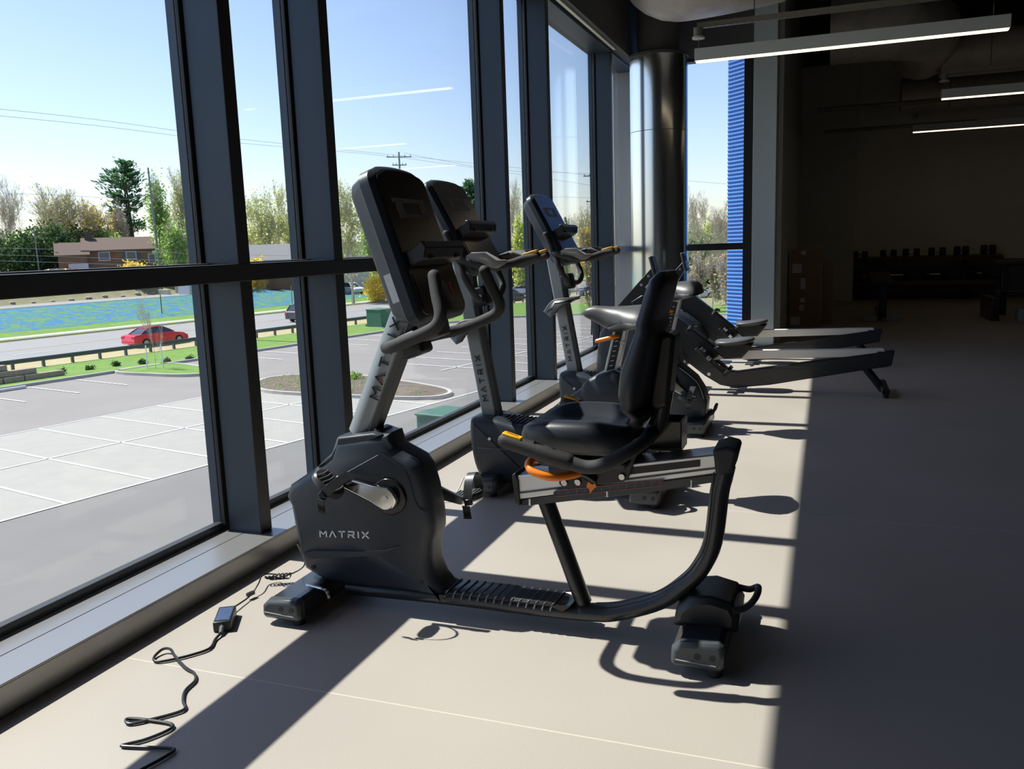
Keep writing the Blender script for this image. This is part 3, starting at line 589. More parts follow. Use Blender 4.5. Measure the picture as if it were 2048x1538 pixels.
# ------------------------------------------------------------------ upright bikes
UY = 3.92
def upright():
    o = thing('upright_bike', 'upright exercise bike directly behind the recumbent, the middle of the three consoles', 'exercise bike', (-1.15, UY, 0), 'upright exercise bikes')
    def stab(x0, x1, nm):
        pr = [(x0, .035), (x0+.01, .022), (x1-.01, .022), (x1, .035), (x1, .085), (x1-.014, .097), (x0+.025, .09), (x0+.002, .07)]
        bm = NB(); shell(bm, pr, [(UY-.21, 0), (UY+.21, 0)]); s = finish(nm, bm, M_frame, o, bevel=.004)
        for sg in (-1, 1):
            ya = UY+sg*.24; yb = UY+sg*.205
            bm = NB(); shell(bm, pr, [(ya, .010), (ya*.7+yb*.3, 0), (yb, -.003)]); c = finish('end_cap', bm, M_cap, s, bevel=.004)
            for xx in (x1-.028, x1-.066): bm = NB(); cyl(bm, (xx, ya-sg*.004, .058), (xx, ya+sg*.0015, .058), .0095); finish('bolt_hole', bm, M_ink, c)
            bm = NB(); cyl(bm, (x1-.03, UY+sg*.19, 0), (x1-.03, UY+sg*.19, .03), .02); finish('levelling_foot', bm, M_rubber, s)
    stab(-1.62, -1.48, 'front_stabiliser'); stab(-.825, -.685, 'rear_stabiliser')
    bm = NB(); tube(bm, [(-.73,UY-.05,.10),(-.665,UY-.05,.12),(-.645,UY-.03,.165),(-.645,UY+.03,.165),(-.665,UY+.05,.12),(-.73,UY+.05,.10)], .009, seg=8); finish('lift_handle', bm, M_rubber, o)
    # front cover (bell under the mast)
    bell = spoly([(-1.655,.25),(-1.655,.345),(-1.63,.372),(-1.52,.368),(-1.42,.345),(-1.35,.34),(-1.30,.30),(-1.30,.10),(-1.33,.05),(-1.56,.045),(-1.61,.07),(-1.64,.14)], 3)
    bm = NB(); shell(bm, bell, [(UY-.125,.03),(UY-.118,.012),(UY-.10,.002),(UY-.08,0),(UY+.08,0),(UY+.10,.002),(UY+.118,.012),(UY+.125,.03)]); bl = finish('front_cover', bm, M_shroud, o, smooth=50)
    bm = NB(); tube(bm, [(-1.652,UY-.105,.225),(-1.60,UY-.126,.222),(-1.35,UY-.126,.222)], .0016, seg=6, k=3); finish('cover_line', bm, mat('edge_light2', (.16,.18,.2), .35), bl)
    bm = NB(); cyl(bm, (-1.545,UY-.127,.27), (-1.545,UY-.122,.27), .008); finish('cover_screw', bm, M_bolt, bl)
    bm = NB()
    for k in range(9): tube(bm, [(-1.50+k*.022,UY-.085,.356-k*.002), (-1.488+k*.022,UY,.366-k*.002), (-1.50+k*.022,UY+.085,.356-k*.002)], .004, seg=6, k=2)
    finish('step_ribs', bm, M_black, bl)
    # rear body
    body = [(-1.30,.355),(-1.24,.42),(-1.195,.457),(-1.13,.496),(-1.075,.535),(-1.05,.568),(-1.0,.592),(-.93,.612),(-.895,.60),(-.885,.53),(-.875,.44),(-.82,.395),(-.765,.35),(-.72,.28),(-.692,.20),(-.70,.12),(-.73,.06),(-.80,.04),(-1.0,.035),(-1.34,.04),(-1.36,.2)]
    bm = NB(); shell(bm, body, [(UY-.095,.028),(UY-.086,.01),(UY-.07,.001),(UY-.06,0),(UY+.06,0),(UY+.07,.001),(UY+.086,.01),(UY+.095,.028)]); sh = finish('rear_shroud', bm, M_shroud, o, smooth=50)
    cap = [(-1.085,.50),(-1.078,.54),(-1.05,.572),(-1.0,.597),(-.925,.617),(-.888,.60),(-.878,.53),(-.86,.45),(-.93,.40),(-1.05,.42)]
    bm = NB(); shell(bm, cap, [(UY-.105,.02),(UY-.098,.006),(UY-.08,0),(UY+.08,0),(UY+.098,.006),(UY+.105,.02)]); finish('seat_tube_housing', bm, M_shroud, sh, smooth=50)
    bm = NB(); tube(bm, [(-.865,UY-.0955,.418),(-.80,UY-.0955,.37),(-.745,UY-.0955,.315),(-.71,UY-.095,.22)], .0035, seg=6, k=3); finish('shroud_edge_line', bm, M_grey, sh)
    bm = NB(); cyl(bm, (-.775,UY-.097,.265),(-.775,UY-.09,.265), .008); finish('plug_hole', bm, M_ink, sh)
    bm = NB(); lettering(bm, 'MATRIX', (-1.045,UY-.0965,.262), (1,0,0), (0,0,1), (0,-1,0), .0225, gap=.5, th=.2, wid=1.1); lg = finish('logo', bm, M_white, sh); lg['label'] = 'white MATRIX lettering'
    # mast
    mb = V((-1.572,UY,.33)); mt = V((-1.712,UY,1.16)); d = (mt-mb).normalized(); sd = V((d.z,0,-d.x))
    bm = NB(); faces_from(bm, [[q+sd*a+V((0,b,0)) for a, b in ((-.040,-.03),(-.045,0),(-.040,.03),(.036,.034),(.036,-.034))] for q in (mb, mt)]); ms = finish('mast', bm, M_mast, o, bevel=.008, seg=3)
    bm = NB(); faces_from(bm, [[q+sd*a+V((0,b,0)) for a, b in ((.032,-.03),(.054,-.022),(.054,.022),(.032,.03))] for q in (mb, mt)]); finish('mast_rear_channel', bm, M_dgrey, ms, bevel=.003)
    bm = NB(); a = mb+d*.115-sd*-.012+V((0,-.0375,0)); lettering(bm, 'MATRIX', a, d, -sd, (0,-1,0), .0265, gap=.65, th=.15, depth=.003, wid=1.05); lg = finish('mast_lettering', bm, M_ink, ms); lg['label'] = 'dark MATRIX lettering running up the mast'
    bm = NB(); p = a+d*.0265*2.3-sd*.010; cyl(bm, p, p-V((0,.0035,0)), .005, seg=3); finish('logo_mark', bm, M_red, ms)
    # console
    pt = W(855,356,Y=UY-.20); H0 = .48; tl = radians(28)
    F, H, h = console(o, UY, (pt.x, pt.z-.005), (pt.x+sin(tl)*H0, pt.z-.005-cos(tl)*H0), .213, .09)
    bm = NB(); faces_from(bm, [[F(a, b, c) for b, c in ((.0,-.09),(-.01,-.03),(.06,-.02),(.12,-.04),(.14,-.1))] for a in (-.05, .05)]); finish('console_neck', bm, M_dgrey, h, bevel=.005)
    # upper handlebar, one side then mirrored
    P = [V((-1.67,UY,1.175)), V((-1.665,UY-.12,1.175)), V((-1.640,UY-.215,1.160)), V((-1.56,UY-.215,1.135)), V((-1.48,UY-.19,1.118)), V((-1.41,UY-.13,1.122)), V((-1.35,UY-.085,1.142)), V((-1.29,UY-.07,1.155))]
    for q in (0, 1):
        Q = P if q == 0 else mirror_pts(P, UY); sg = -1 if q == 0 else 1
        bm = NB(); tube(bm, Q, [.018,.018,.019,.021,.022,.021,.021,.020], seg=14, round_end=True); g = finish('upper_handlebar', bm, M_foam, o)
        # forearm pad
        pad = [(-1.60,.0),(-1.55,.045),(-1.47,.06),(-1.42,.045),(-1.385,.0),(-1.42,-.03),(-1.50,-.035),(-1.57,-.02)]
        yy = UY+sg*.215; rr = []
        for dz, s in ((-.035,.55),(-.015,.95),(0,1),(.004,.9)):
            rr.append([V((-1.49+(a+1.49)*s, yy+sg*b*s, 1.162+dz+(.018 if a < -1.45 and a > -1.56 else 0)-(.02 if a > -1.43 else 0))) for a, b in pad])
        bm = NB(); faces_from(bm, rr); finish('forearm_pad', bm, mat('pad_grey', (.15,.15,.155), .42), g, smooth=60)
        e = Q[-1]; bm = NB(); box(bm, e+V((-.03,0,.016)), (.075,.03,.014), Matrix.Rotation(-.25,3,'Y')); bt = finish('grip_button', bm, M_yellow, g, bevel=.003)
        bm = NB(); box(bm, e+V((-.03,0,.0235)), (.04,.006,.002), Matrix.Rotation(-.25,3,'Y')); finish('button_mark', bm, M_ink, bt)
        # side bar going down
        Sd = [V((-1.63,UY+sg*.215,1.15)), V((-1.60,UY+sg*.225,1.07)), V((-1.57,UY+sg*.20,1.0)), V((-1.575,UY+sg*.12,.955)), V((-1.62,UY,.965))]
        bm = NB(); tube(bm, Sd, .017, seg=12); finish('lower_handlebar', bm, M_foam, o)
        if True:
            St = [V((-1.64,UY+sg*.22,1.16)), V((-1.655,UY+sg*.225,1.21)), V((-1.685,UY+sg*.225,1.275))]
            bm = NB(); tube(bm, St, .016, seg=12, round_end=True); finish('upright_grip', bm, M_foam, o)
    bm = NB(); box(bm, (-1.61,UY,.965), (.085,.075,.10), Matrix.Rotation(-.2,3,'Y')); finish('handlebar_clamp', bm, M_black, o, bevel=.014, seg=3)
    # bottle tray wings on the mast
    bm = NB(); rr = []
    for y, w_, dz in ((-.15,.05,-.03),(-.11,.10,.0),(-.05,.115,.0),(.03,.11,.0),(.08,.09,.0),(.11,.05,-.01)):
        rr.append([V((-1.64+a*w_/.12, UY+y, .845+dz+b)) for a, b in ((-.12,-.075),(-.105,-.045),(-.04,.012),(.10,.016),(.12,.006),(.03,-.02),(-.04,-.06))])
    faces_from(bm, rr); t = finish('bottle_tray', bm, M_black, o, smooth=50)
    bm = NB(); tube(bm, [(-1.74,UY-.12,.775),(-1.665,UY-.145,.85),(-1.545,UY-.11,.863),(-1.53,UY,.865),(-1.555,UY+.08,.863)], .005, seg=8); finish('tray_rim', bm, M_grey, t)
    # seat post
    pb = V((-.955,UY,.585)); ptp = V((-.892,UY,.845)); d = (ptp-pb).normalized(); s = V((d.z,0,-d.x))
    bm = NB(); faces_from(bm, [[q+s*a+V((0,b,0)) for a, b in ((-.032,-.022),(-.032,.022),(.032,.022),(.032,-.022))] for q in (pb, ptp)]); po = finish('seat_post', bm, M_alu, o, bevel=.003)
    bm = NB(); faces_from(bm, [[q+s*a+V((0,-.023+e,0)) for a, e in ((-.021,0),(.014,0),(.014,.002),(-.021,.002))] for q in (pb, pb+(ptp-pb)*.93)]); sc = finish('post_scale', bm, M_ink, po)
    bm = NB()
    for k in range(9): q = pb+(ptp-pb)*(.08+k*.09)-V((0,.0235,0)); box(bm, q-s*.006, (.016,.001,.0025), Matrix.Rotation(-.2,3,'Y'))
    finish('scale_marks', bm, M_white, sc)
    bm = NB(); q = pb+(ptp-pb)*.62+s*.022-V((0,.022,0)); cyl(bm, q, q-V((0,.008,0)), .011); finish('post_bolt', bm, M_bolt, po)
    bm = NB(); a = XZ(1228,674,UY-.03); b = XZ(1194,682,UY-.03); tube(bm, [(a[0]+.02,UY-.01,a[1]), (a[0],UY-.03,a[1]), (b[0],UY-.03,b[1])], [.009,.011,.010], seg=10, k=3, round_end=True); finish('seat_lever', bm, M_orange, o)
    # saddle
    wl = [(-1.09,.016),(-1.07,.030),(-1.03,.036),(-.98,.045),(-.92,.075),(-.87,.115),(-.82,.140),(-.775,.146),(-.75,.13),(-.742,.10)]
    tp = [(-1.09,.885),(-1.07,.905),(-1.03,.915),(-.95,.910),(-.88,.912),(-.80,.918),(-.76,.912),(-.742,.89)]
    bt = [(-1.09,.872),(-1.07,.856),(-1.03,.838),(-.98,.808),(-.93,.795),(-.86,.803),(-.80,.818),(-.742,.838)]
    rings = []
    for k in range(19):
        x = -1.09+.348*k/18; w_ = lerp(wl, x); zt = lerp(tp, x); zb = lerp(bt, x); r = []
        for a, b in se(20, w_, 1, 2.4):
            z = (zt+zb)/2+(zt-zb)/2*b; z -= .035*(abs(a)/.146)**2*(1 if b > 0 else .1)
            r.append(V((x, UY+a, z)))
        rings.append(r)
    bm = NB(); faces_from(bm, rings); sa = finish('saddle', bm, M_sad, o, smooth=60)
    rings = []
    for k in range(8):
        x = -.955+.217*k/7; w_ = lerp(wl, x)*1.02; zt = lerp(tp, x)-.028; zb = lerp(bt, x)-.004
        f = min(1, (k+.6)/3); zt = zb+.01+(zt-zb-.01)*f*.8
        rings.append([V((x, UY+a, (zt+zb)/2+(zt-zb)/2*b-(.022*(abs(a)/.146)**2 if b > 0 else 0))) for a, b in se(20, w_+.003, 1, 3.2)])
    bm = NB(); faces_from(bm, rings); finish('saddle_base', bm, M_black, sa, smooth=60)
    # cranks
    hc = V((-.93,UY,.33)); dl = V((-.14,0,.10))
    crank(o, hc+V((0,.105,0)), hc+dl+V((0,.18,0)), 1); pedal(o, hc+dl+V((0,.18,0)), 1, tilt=-.3)
    crank(o, hc-V((0,.105,0)), hc-dl*.9-V((0,.18,0)), -1); pedal(o, hc-dl*.9-V((0,.18,0)), -1, tilt=.1)
    return o
ub = upright()
ub2 = dup(ub, (.005, 1.50, 0), 'upright exercise bike farthest from the camera, next to the rowing machines')
for ch in COL.objects:
    if ch.parent == ub2 and ch.name.startswith('saddle'): ch.location.z += .04
# ------------------------------------------------------------------ rowing machines
def rower():
    Y = 6.98; o = thing('rowing_machine', 'nearer rowing machine, its silver rail ending past the sunlight edge', 'rowing machine', (-.6, Y, 0), 'rowing machines')
    bm = NB(); shell(bm, XZs([(1405,701),(1768,698),(1775,713),(1405,720)], Y-.03), [(Y-.03,0),(Y+.03,0)]); rl = finish('seat_rail', bm, M_rail2, o, bevel=.004)
    a = W(1515,704,Y=Y); b = W(1592,701,Y=Y); bm = NB(); bx(bm, a.x, b.x, Y-.028, Y+.028, a.z-.002, a.z+.012); finish('rail_sunlit_top', bm, M_white, rl)  # white block paints the sunlit stretch on top of the rail
    bm = NB(); p = W(1762,709,Y=Y-.032); box(bm, p, (.05,.01,.045)); finish('rail_stop', bm, M_black, rl, bevel=.004)
    # bent lower frame
    P = [W(1352,600+60,Y=Y)+V((-.10,0,.10)), W(1360,680,Y=Y), W(1410,730,Y=Y), W(1440,755,Y=Y), W(1470,764,Y=Y), W(1520,760,Y=Y), W(1650,741,Y=Y), W(1782,716,Y=Y)]
    pr = XZs([(1318,640),(1345,640),(1400,690),(1436,732),(1452,741),(1475,743),(1790,701),(1783,732),(1540,770),(1470,776),(1440,770),(1410,752),(1330,690)], Y-.04)
    bm = NB(); shell(bm, pr, [(Y-.04,0),(Y+.04,0)]); fr = finish('lower_frame', bm, M_frame, o, bevel=.008, seg=3)
    bm = NB(); p = W(1418,748,Y=Y-.042); cyl(bm, p, p-V((0,.008,0)), .014); finish('frame_bolt', bm, M_bolt, fr)
    bm = NB(); tube(bm, [W(1728,732,Y=Y), W(1766,780,Y=Y)], .030, k=1, seg=14); finish('rear_leg', bm, M_frame, o)
    e = W(1768,783,Y=Y); bm = NB(); tube(bm, [(e.x,Y-.22,.05),(e.x,Y+.22,.05)], .028, k=1, seg=14); ft = finish('rear_foot', bm, M_black, o)
    for q in (-1, 1):
        bm = NB(); cyl(bm, (e.x,Y+q*.2,0),(e.x,Y+q*.2,.03), .02); finish('levelling_foot', bm, M_rubber, ft)
    # seat
    s = XZs([(1425,697),(1436,690),(1490,685),(1505,690),(1496,703),(1483,717),(1447,718),(1434,708)], Y-.11)
    bm = NB(); shell(bm, s, [(Y-.10,.01),(Y-.085,0),(Y+.085,0),(Y+.10,.01)]); st = finish('seat_carriage', bm, M_black, o, bevel=.006)
    c = W(1468,684,Y=Y-.05); rings = [[V((c.x+a*k, Y+b*k, c.z-.016+dz+.012*max(0,(a*k+.06)/.1))) for a, b in se(28,.155,.13,2.8)] for dz, k in ((-.016,.82),(0,1),(.016,1),(.026,.92),(.028,.6))]
    bm = NB(); faces_from(bm, rings); finish('seat_pad', bm, M_sad, st, smooth=60)
    # drive housing
    h = [(-1.80,.12),(-1.79,.30),(-1.76,.48),(-1.70,.545),(-1.55,.56),(-1.30,.50),(-1.16,.40),(-1.08,.26),(-1.12,.10),(-1.25,.06),(-1.70,.06)]
    bm = NB(); shell(bm, h, [(Y-.15,.05),(Y-.14,.015),(Y-.12,0),(Y+.12,0),(Y+.14,.015),(Y+.15,.05)]); hs = finish('drive_housing', bm, M_shroud, o, smooth=50)
    bm = NB(); lettering(bm, 'MATRIX', (-1.49,Y-.1515,.235), (1,0,0), (0,0,1), (0,-1,0), .034, gap=.5, th=.18, wid=1.1); lg = finish('logo', bm, M_white, hs); lg['label'] = 'white MATRIX lettering'
    bm = NB(); bx(bm, -1.62, -1.50, Y-.26, Y+.26, 0.0, .06); finish('front_foot', bm, M_black, o, bevel=.01)
    # diagonal beam
    bm = NB(); shell(bm, [(-1.52,.72),(-1.42,.78),(-1.30,.73),(-.83,.35),(-.80,.28),(-.92,.20),(-1.20,.36)], [(Y-.045,0),(Y+.045,0)]); finish('diagonal_beam', bm, M_frame, o, bevel=.01, seg=3)
    # footplates
    for q in (-1, 1):
        R = Matrix.Rotation(radians(42), 3, 'Y'); c = V((-.86,Y+q*.12,.25))
        bm = NB(); box(bm, c, (.30,.11,.016), R); fp = finish('footplate', bm, M_black, o, bevel=.006)
        bm = NB(); box(bm, c+R@V((.16,0,.012)), (.03,.10,.05), R); box(bm, c+R@V((-.02,0,.035)), (.05,.115,.006), R); finish('foot_strap', bm, M_rubber, fp, bevel=.004)
        bm = NB(); box(bm, c+R@V((-.10,-.0,.03)), (.04,.03,.03), R); box(bm, c+R@V((-.02,-.058,.02)), (.03,.006,.03), R); finish('buckle', bm, M_chrome, fp, bevel=.004)
    bm = NB(); tube(bm, [(-1.02,Y-.25,.50),(-1.02,Y-.05,.52),(-1.02,Y+.05,.52),(-1.02,Y+.25,.50)], .014, seg=10, round_end=True); finish('pull_handle', bm, M_rubber, o)
    # monitor arm + monitor
    bm = NB(); shell(bm, [(-1.72,.52),(-1.66,.66),(-1.345,1.0),(-1.315,.985),(-1.335,.90),(-1.52,.62),(-1.58,.50)], [(Y-.025,0),(Y+.025,0)]); ma = finish('monitor_arm', bm, M_frame, o, bevel=.005)
    for x, z in ((-1.37,.93),(-1.43,.86)):
        bm = NB(); cyl(bm, (x,Y-.03,z),(x,Y-.02,z), .012); finish('arm_bolt', bm, M_bolt, ma)
    R = Matrix.Rotation(radians(-14), 3, 'Y'); c = V((-1.325,Y,1.0))
    bm = NB(); box(bm, c, (.028,.18,.19), R); mo = finish('monitor', bm, M_cap, o, bevel=.01, seg=3)
    bm = NB(); box(bm, c+R@V((.0145,0,.005)), (.002,.15,.14), R); finish('monitor_screen', bm, M_gloss, mo)
    return o
rw = rower()
dup(rw, (0, 1.60, 0), 'farther rowing machine, beside the grey pier and corner window')
# ------------------------------------------------------------------ floor cable and adapter
o = thing('power_adapter', 'black power adapter brick with looping cord on the sunlit floor', 'power adapter', (-1.86, 2.2, 0))
c = W(450,1236,Z=.02); R = Matrix.Rotation(radians(30), 3, 'Z')
bm = NB(); box(bm, (c.x, c.y, .018), (.056,.128,.034), R); finish('adapter_body', bm, M_black, o, bevel=.004)
bm = NB(); box(bm, (c.x, c.y, .0355), (.044,.100,.001), R); ll = finish('printed_label', bm, mat('label_navy', (.05,.08,.16), .35, var=.5, vscale=120), o)
e0 = V((c.x, c.y, .018))+R@V((0,-.062,0)); e1 = V((c.x, c.y, .018))+R@V((0,-.095,-.008)); bm = NB(); cyl(bm, e0, e1, .009, .006, seg=10); finish('plug', bm, M_dgrey, o)
cord = [(-1.79,2.03),(-1.766,1.975),(-1.79,1.925),(-1.83,1.88),(-1.865,1.858),(-1.893,1.878),(-1.893,1.915),(-1.865,1.918),(-1.82,1.887),(-1.751,1.849),(-1.703,1.832),(-1.67,1.797),(-1.658,1.743),(-1.625,1.697),(-1.592,1.667),(-1.6,1.639),(-1.642,1.593),(-1.68,1.562),(-1.705,1.575),(-1.685,1.585),(-1.63,1.592),(-1.58,1.594),(-1.56,1.585),(-1.562,1.559),(-1.585,1.515),(-1.615,1.485),(-1.62,1.475),(-1.572,1.485),(-1.50,1.503),(-1.48,1.50),(-1.482,1.471),(-1.498,1.415),(-1.53,1.32),(-1.60,1.2)]
zz = [.006]*len(cord); zz[8] = .014; zz[7] = .016; zz[6] = .014; zz[9] = .010
bm = NB(); tube(bm, [tuple(e1)]+[(a, b, z) for (a, b), z in zip(cord, zz)], .0042, seg=8, k=5)
finish('power_cord', bm, M_black, o)
bm = NB(); e2 = V((c.x, c.y, .018))+R@V((0,.062,0)); tube(bm, [tuple(e2), (-1.889,2.33,.012), (-1.90,2.40,.03), (-1.93,2.47,.035), (-1.90,2.50,.03), (-1.86,2.47,.035), (-1.83,2.52,.035), (-1.80,2.55,.06), (-1.80,2.53,.12), (-1.79,2.50,.155)], .0028, seg=6, k=5)
for k in range(5):
    a = V((-1.90+k*.012, 2.475+k*.006, .028)); pts = [a+V((.016*cos(t), .012*sin(t)+.01*cos(t), .008*sin(t*2))) for t in [2*pi*j/10 for j in range(11)]]; tube(bm, pts, .0025, seg=6, k=2)
box(bm, (-1.892,2.345,.018), (.012,.03,.012), Matrix.Rotation(-.2, 3, 'Z'))
finish('low_voltage_cable', bm, M_black, o)
bm = NB(); tube(bm, [(-1.72,3.62,.006),(-1.74,3.66,.01),(-1.70,3.70,.008),(-1.68,3.66,.02),(-1.71,3.64,.006),(-1.76,3.60,.006),(-1.73,3.56,.006),(-1.66,3.60,.03),(-1.64,3.68,.10)], .003, seg=6, k=5); box(bm, (-1.735,3.655,.012), (.012,.03,.012), Matrix.Rotation(.4, 3, 'Z'))
tag(finish('charging_cable', bm, M_black), 'thin black cable curled on the floor by the middle bike front foot', 'cable')
# ------------------------------------------------------------------ dark end of the gym
M_card = mat('cardboard', (.34,.235,.155), .8, var=.08)
def carton(x0, x1, y0, y1, z0, z1, label, labs):
    o = thing('cardboard_box', label, 'box', ((x0+x1)/2, (y0+y1)/2, z0), 'cartons stacked against the pier wall')
    bm = NB(); bx(bm, x0, x1, y0, y1, z0+.001, z1-.001); finish('carton', bm, M_card, o, bevel=.004)
    for a, b, c, d in labs:
        bm = NB(); bx(bm, x0+a, x0+b, y0-.0015, y0, z0+c, z0+d); finish('shipping_label', bm, M_label, o)
carton(-.47, -.07, 12.2, 12.6, 0, .33, 'bottom brown carton of the front stack in the dark corner', [(.02,.14,.02,.13),(.13,.19,.22,.30)])
carton(-.46, -.07, 12.2, 12.6, .33, .68, 'middle brown carton of the front stack in the dark corner', [(.13,.19,.18,.33),(.13,.19,.0,.06)])
carton(-.46, -.06, 12.2, 12.6, .68, 1.04, 'top brown carton of the front stack, with a white shipping label', [(.02,.14,.05,.17),(.13,.19,.29,.34)])
carton(-.05, .09, 12.5, 12.9, .0, .46, 'lower brown carton of the stack behind', [])
carton(-.05, .09, 12.5, 12.9, .46, .86, 'upper brown carton of the stack behind', [])
# dumbbell rack
o = thing('dumbbell_rack', 'long black two tier dumbbell rack against the far wall', 'rack', (1.7, 17.3, 0))
for z in (.72, .30):
    bm = NB(); shell(bm, [(17.12,z-.02),(17.16,z+.05),(17.42,z+.08),(17.42,z+.05),(17.16,z-.02)], [(.45,0),(2.92,0)], f=lambda a, b, y: V((y, a, b))); finish('shelf', bm, M_black, o)
for x in (1.0, 2.35):
    bm = NB(); shell(bm, [(17.15,.0),(17.5,.0),(17.5,.05),(17.42,.08),(17.48,.82),(17.42,.85),(17.35,.1),(17.15,.05)], [(x-.04,0),(x+.04,0)], f=lambda a, b, y: V((y, a, b))); finish('upright', bm, M_frame, o)
def dumbbell(x, z, w_, r, label):
    o = thing('dumbbell', label, 'dumbbell', (x, 17.25, z), 'black dumbbells on the two tier rack')
    bm = NB(); cyl(bm, (x-w_*.45, 17.25, z+r), (x+w_*.45, 17.25, z+r), .016); finish('handle', bm, M_chrome, o)
    for q in (-1, 1):
        bm = NB(); cyl(bm, (x+q*w_*.5-.05, 17.25, z+r), (x+q*w_*.5+.05, 17.25, z+r), r, seg=8); finish('head', bm, M_rubber, o, bevel=.01)
ord_ = ['first', 'second', 'third', 'fourth', 'fifth', 'sixth']
for k, (a, b, y, r) in enumerate(((1711,1730,515,.062),(1766,1787,514,.068),(1811,1833,508,.073),(1863,1885,506,.078),(1914,1931,503,.083),(1968,1985,500,.088))):
    p = W(a, y, Y=17.25); q = W(b, y, Y=17.25); dumbbell((p.x+q.x)/2, .79, q.x-p.x, r, 'black dumbbell on the top tier of the rack, %s from the left' % ord_[k])
for k, (a, b, r) in enumerate(((1717,1740,.085),(1775,1813,.088),(1852,1888,.09),(1945,1972,.095))):
    p = W(a, 550, Y=17.25); q = W(b, 550, Y=17.25); dumbbell((p.x+q.x)/2, .37, q.x-p.x, r, 'black dumbbell on the lower tier of the rack, %s from the left' % ord_[k])
# bench
o = thing('adjustable_bench', 'dark adjustable weight bench with pale foot ends in front of the dumbbell rack', 'weight bench', (.75, 13.4, 0))
bm = NB(); shell(bm, [(13.0,.50),(13.9,.60),(13.9,.66),(13.0,.56)], [(.60,0),(.88,0)], f=lambda a, b, y: V((y, a, b))); finish('bench_pad', bm, M_vinyl, o, bevel=.02)
bm = NB(); bx(bm, .70, .80, 13.0, 13.1, .06, .50); bx(bm, .71, .79, 13.0, 14.3, .04, .10); finish('bench_frame', bm, M_frame, o, bevel=.006)
for x0, x1 in ((.50, .68), (.80, .98)):
    bm = NB(); bx(bm, x0, x1, 12.95, 13.1, 0, .085); finish('foot', bm, mat('pale_foot', (.3,.34,.36), .5), o, bevel=.006)
# machine at right edge
o = thing('exercise_machine', 'dark gym machine with a padded top cut off by the right edge', 'exercise machine', (2.55, 13.3, 0))
bm = NB(); bx(bm, 2.15, 3.2, 13.2, 13.5, .72, .80); finish('pad', bm, M_vinyl, o, bevel=.03)
bm = NB(); bx(bm, 2.25, 2.33, 13.3, 13.4, .05, .73); bx(bm, 2.9, 3.0, 13.3, 13.4, .05, .73); bx(bm, 2.2, 3.1, 13.3, 13.4, .3, .38); bx(bm, 2.10,2.2,13.0,13.9,0.0,.3); finish('machine_frame', bm, M_frame, o, bevel=.008)
bm = NB(); bx(bm, 2.42, 3.2, 13.0, 13.2, .0, .16); finish('base_plate', bm, MATS['pale_foot'], o, bevel=.006)
bm = NB(); cyl(bm, (2.62,13.24,.55), (2.62,13.3,.55), .06); finish('red_knob', bm, M_red, o)
bm = NB(); bx(bm, 3.23, 3.31, 17.685, 17.7, 1.05, 1.17); tag(finish('wall_switch', bm, M_label, bevel=.003), 'small pale switch plate on the far wall at the right edge', 'switch')
# ------------------------------------------------------------------ outdoors: lot frame (a outward negative, b along the road)
GZ = -5.3
def AB(a, b, z=GZ): return V((.974*a+.225*b, -.225*a+.974*b, z))
def hz(a, b=60):
    """ground height: flat to the road, a bank beyond it that dies out to the right"""
    L = [(-400, 3.0), (-220, 2.0), (-160, .4), (-130, -.4), (-104, -.9), (-98.5, -3.35), (-94, -3.5), (-82, -5.3), (0, -5.3)]
    h = lerp(L, a); s = 1 if b < 82 else max(.12, 1-(b-82)/15*.88)
    if a < -130: s = s+(1-s)*min(1, (-130-a)/50)
    return -5.3+(h+5.3)*s
def grid_patch(name, a0, a1, b0, b1, na, nb, m, dz=0.0, hf=None):
    bm = NB(); hf = hf or hz
    rows = [[AB(a0+(a1-a0)*i/na, b0+(b1-b0)*j/nb, hf(a0+(a1-a0)*i/na, b0+(b1-b0)*j/nb)+dz) for j in range(nb+1)] for i in range(na+1)]
    faces_from(bm, rows, closed_ring=False, cap=False); o = finish(name, bm, m, smooth=60); return struct(o)
M_asph = mat('asphalt', (.225,.21,.20), .85, var=.14, vscale=.35)
M_asph2 = mat('asphalt_dark', (.165,.16,.155), .85, var=.12, vscale=.5)
M_pave = mat('concrete_pavers', (.31,.30,.275), .8, var=.10, vscale=1.5)
M_road = mat('road_asphalt', (.25,.245,.25), .85, var=.08, vscale=.3)
M_conc = mat('kerb_concrete', (.42,.40,.37), .8, var=.08, vscale=2)
M_paint = mat('road_paint', (.75,.75,.75), .7)
M_ypaint = mat('yellow_road_paint', (.6,.42,.10), .7)
M_grass = mat('lawn_grass', (.12,.225,.03), .9, var=.35, vscale=1.2, bump=.6, bscale=40)
M_dry = mat('dry_verge', (.36,.31,.17), .9, var=.25, vscale=2)
M_field = mat('hydroseed', (.06,.24,.27), .9, var=.3, vscale=1)
def field_mat():
    n = M_field.node_tree; b = n.nodes['Principled BSDF']; tc = n.nodes.new('ShaderNodeTexCoord')
    t = n.nodes.new('ShaderNodeTexNoise'); t.inputs['Scale'].default_value = 1.0; t.inputs['Detail'].default_value = 6; t.inputs['Roughness'].default_value = .9
    r = n.nodes.new('ShaderNodeValToRGB'); e = r.color_ramp.elements; e[0].position = .43; e[0].color = (.02,.13,.36,1); e[1].position = .57; e[1].color = (.13,.22,.03,1)
    k = e.new(.5); k.color = (.03,.19,.19,1)
    n.links.new(tc.outputs['Object'], t.inputs['Vector']); n.links.new(t.outputs['Fac'], r.inputs[0]); n.links.new(r.outputs[0], b.inputs['Base Color'])
field_mat()
M_mulch = mat('mulch', (.13,.10,.08), .95, var=.35, vscale=3, bump=1, bscale=20)
M_brush = mat('brush_ground', (.20,.19,.10), .95, var=.3, vscale=.8)
flat = lambda a, b: GZ
grid_patch('floor_lot', -46.5, 0, -30, 78, 1, 1, M_asph, -.0, flat)
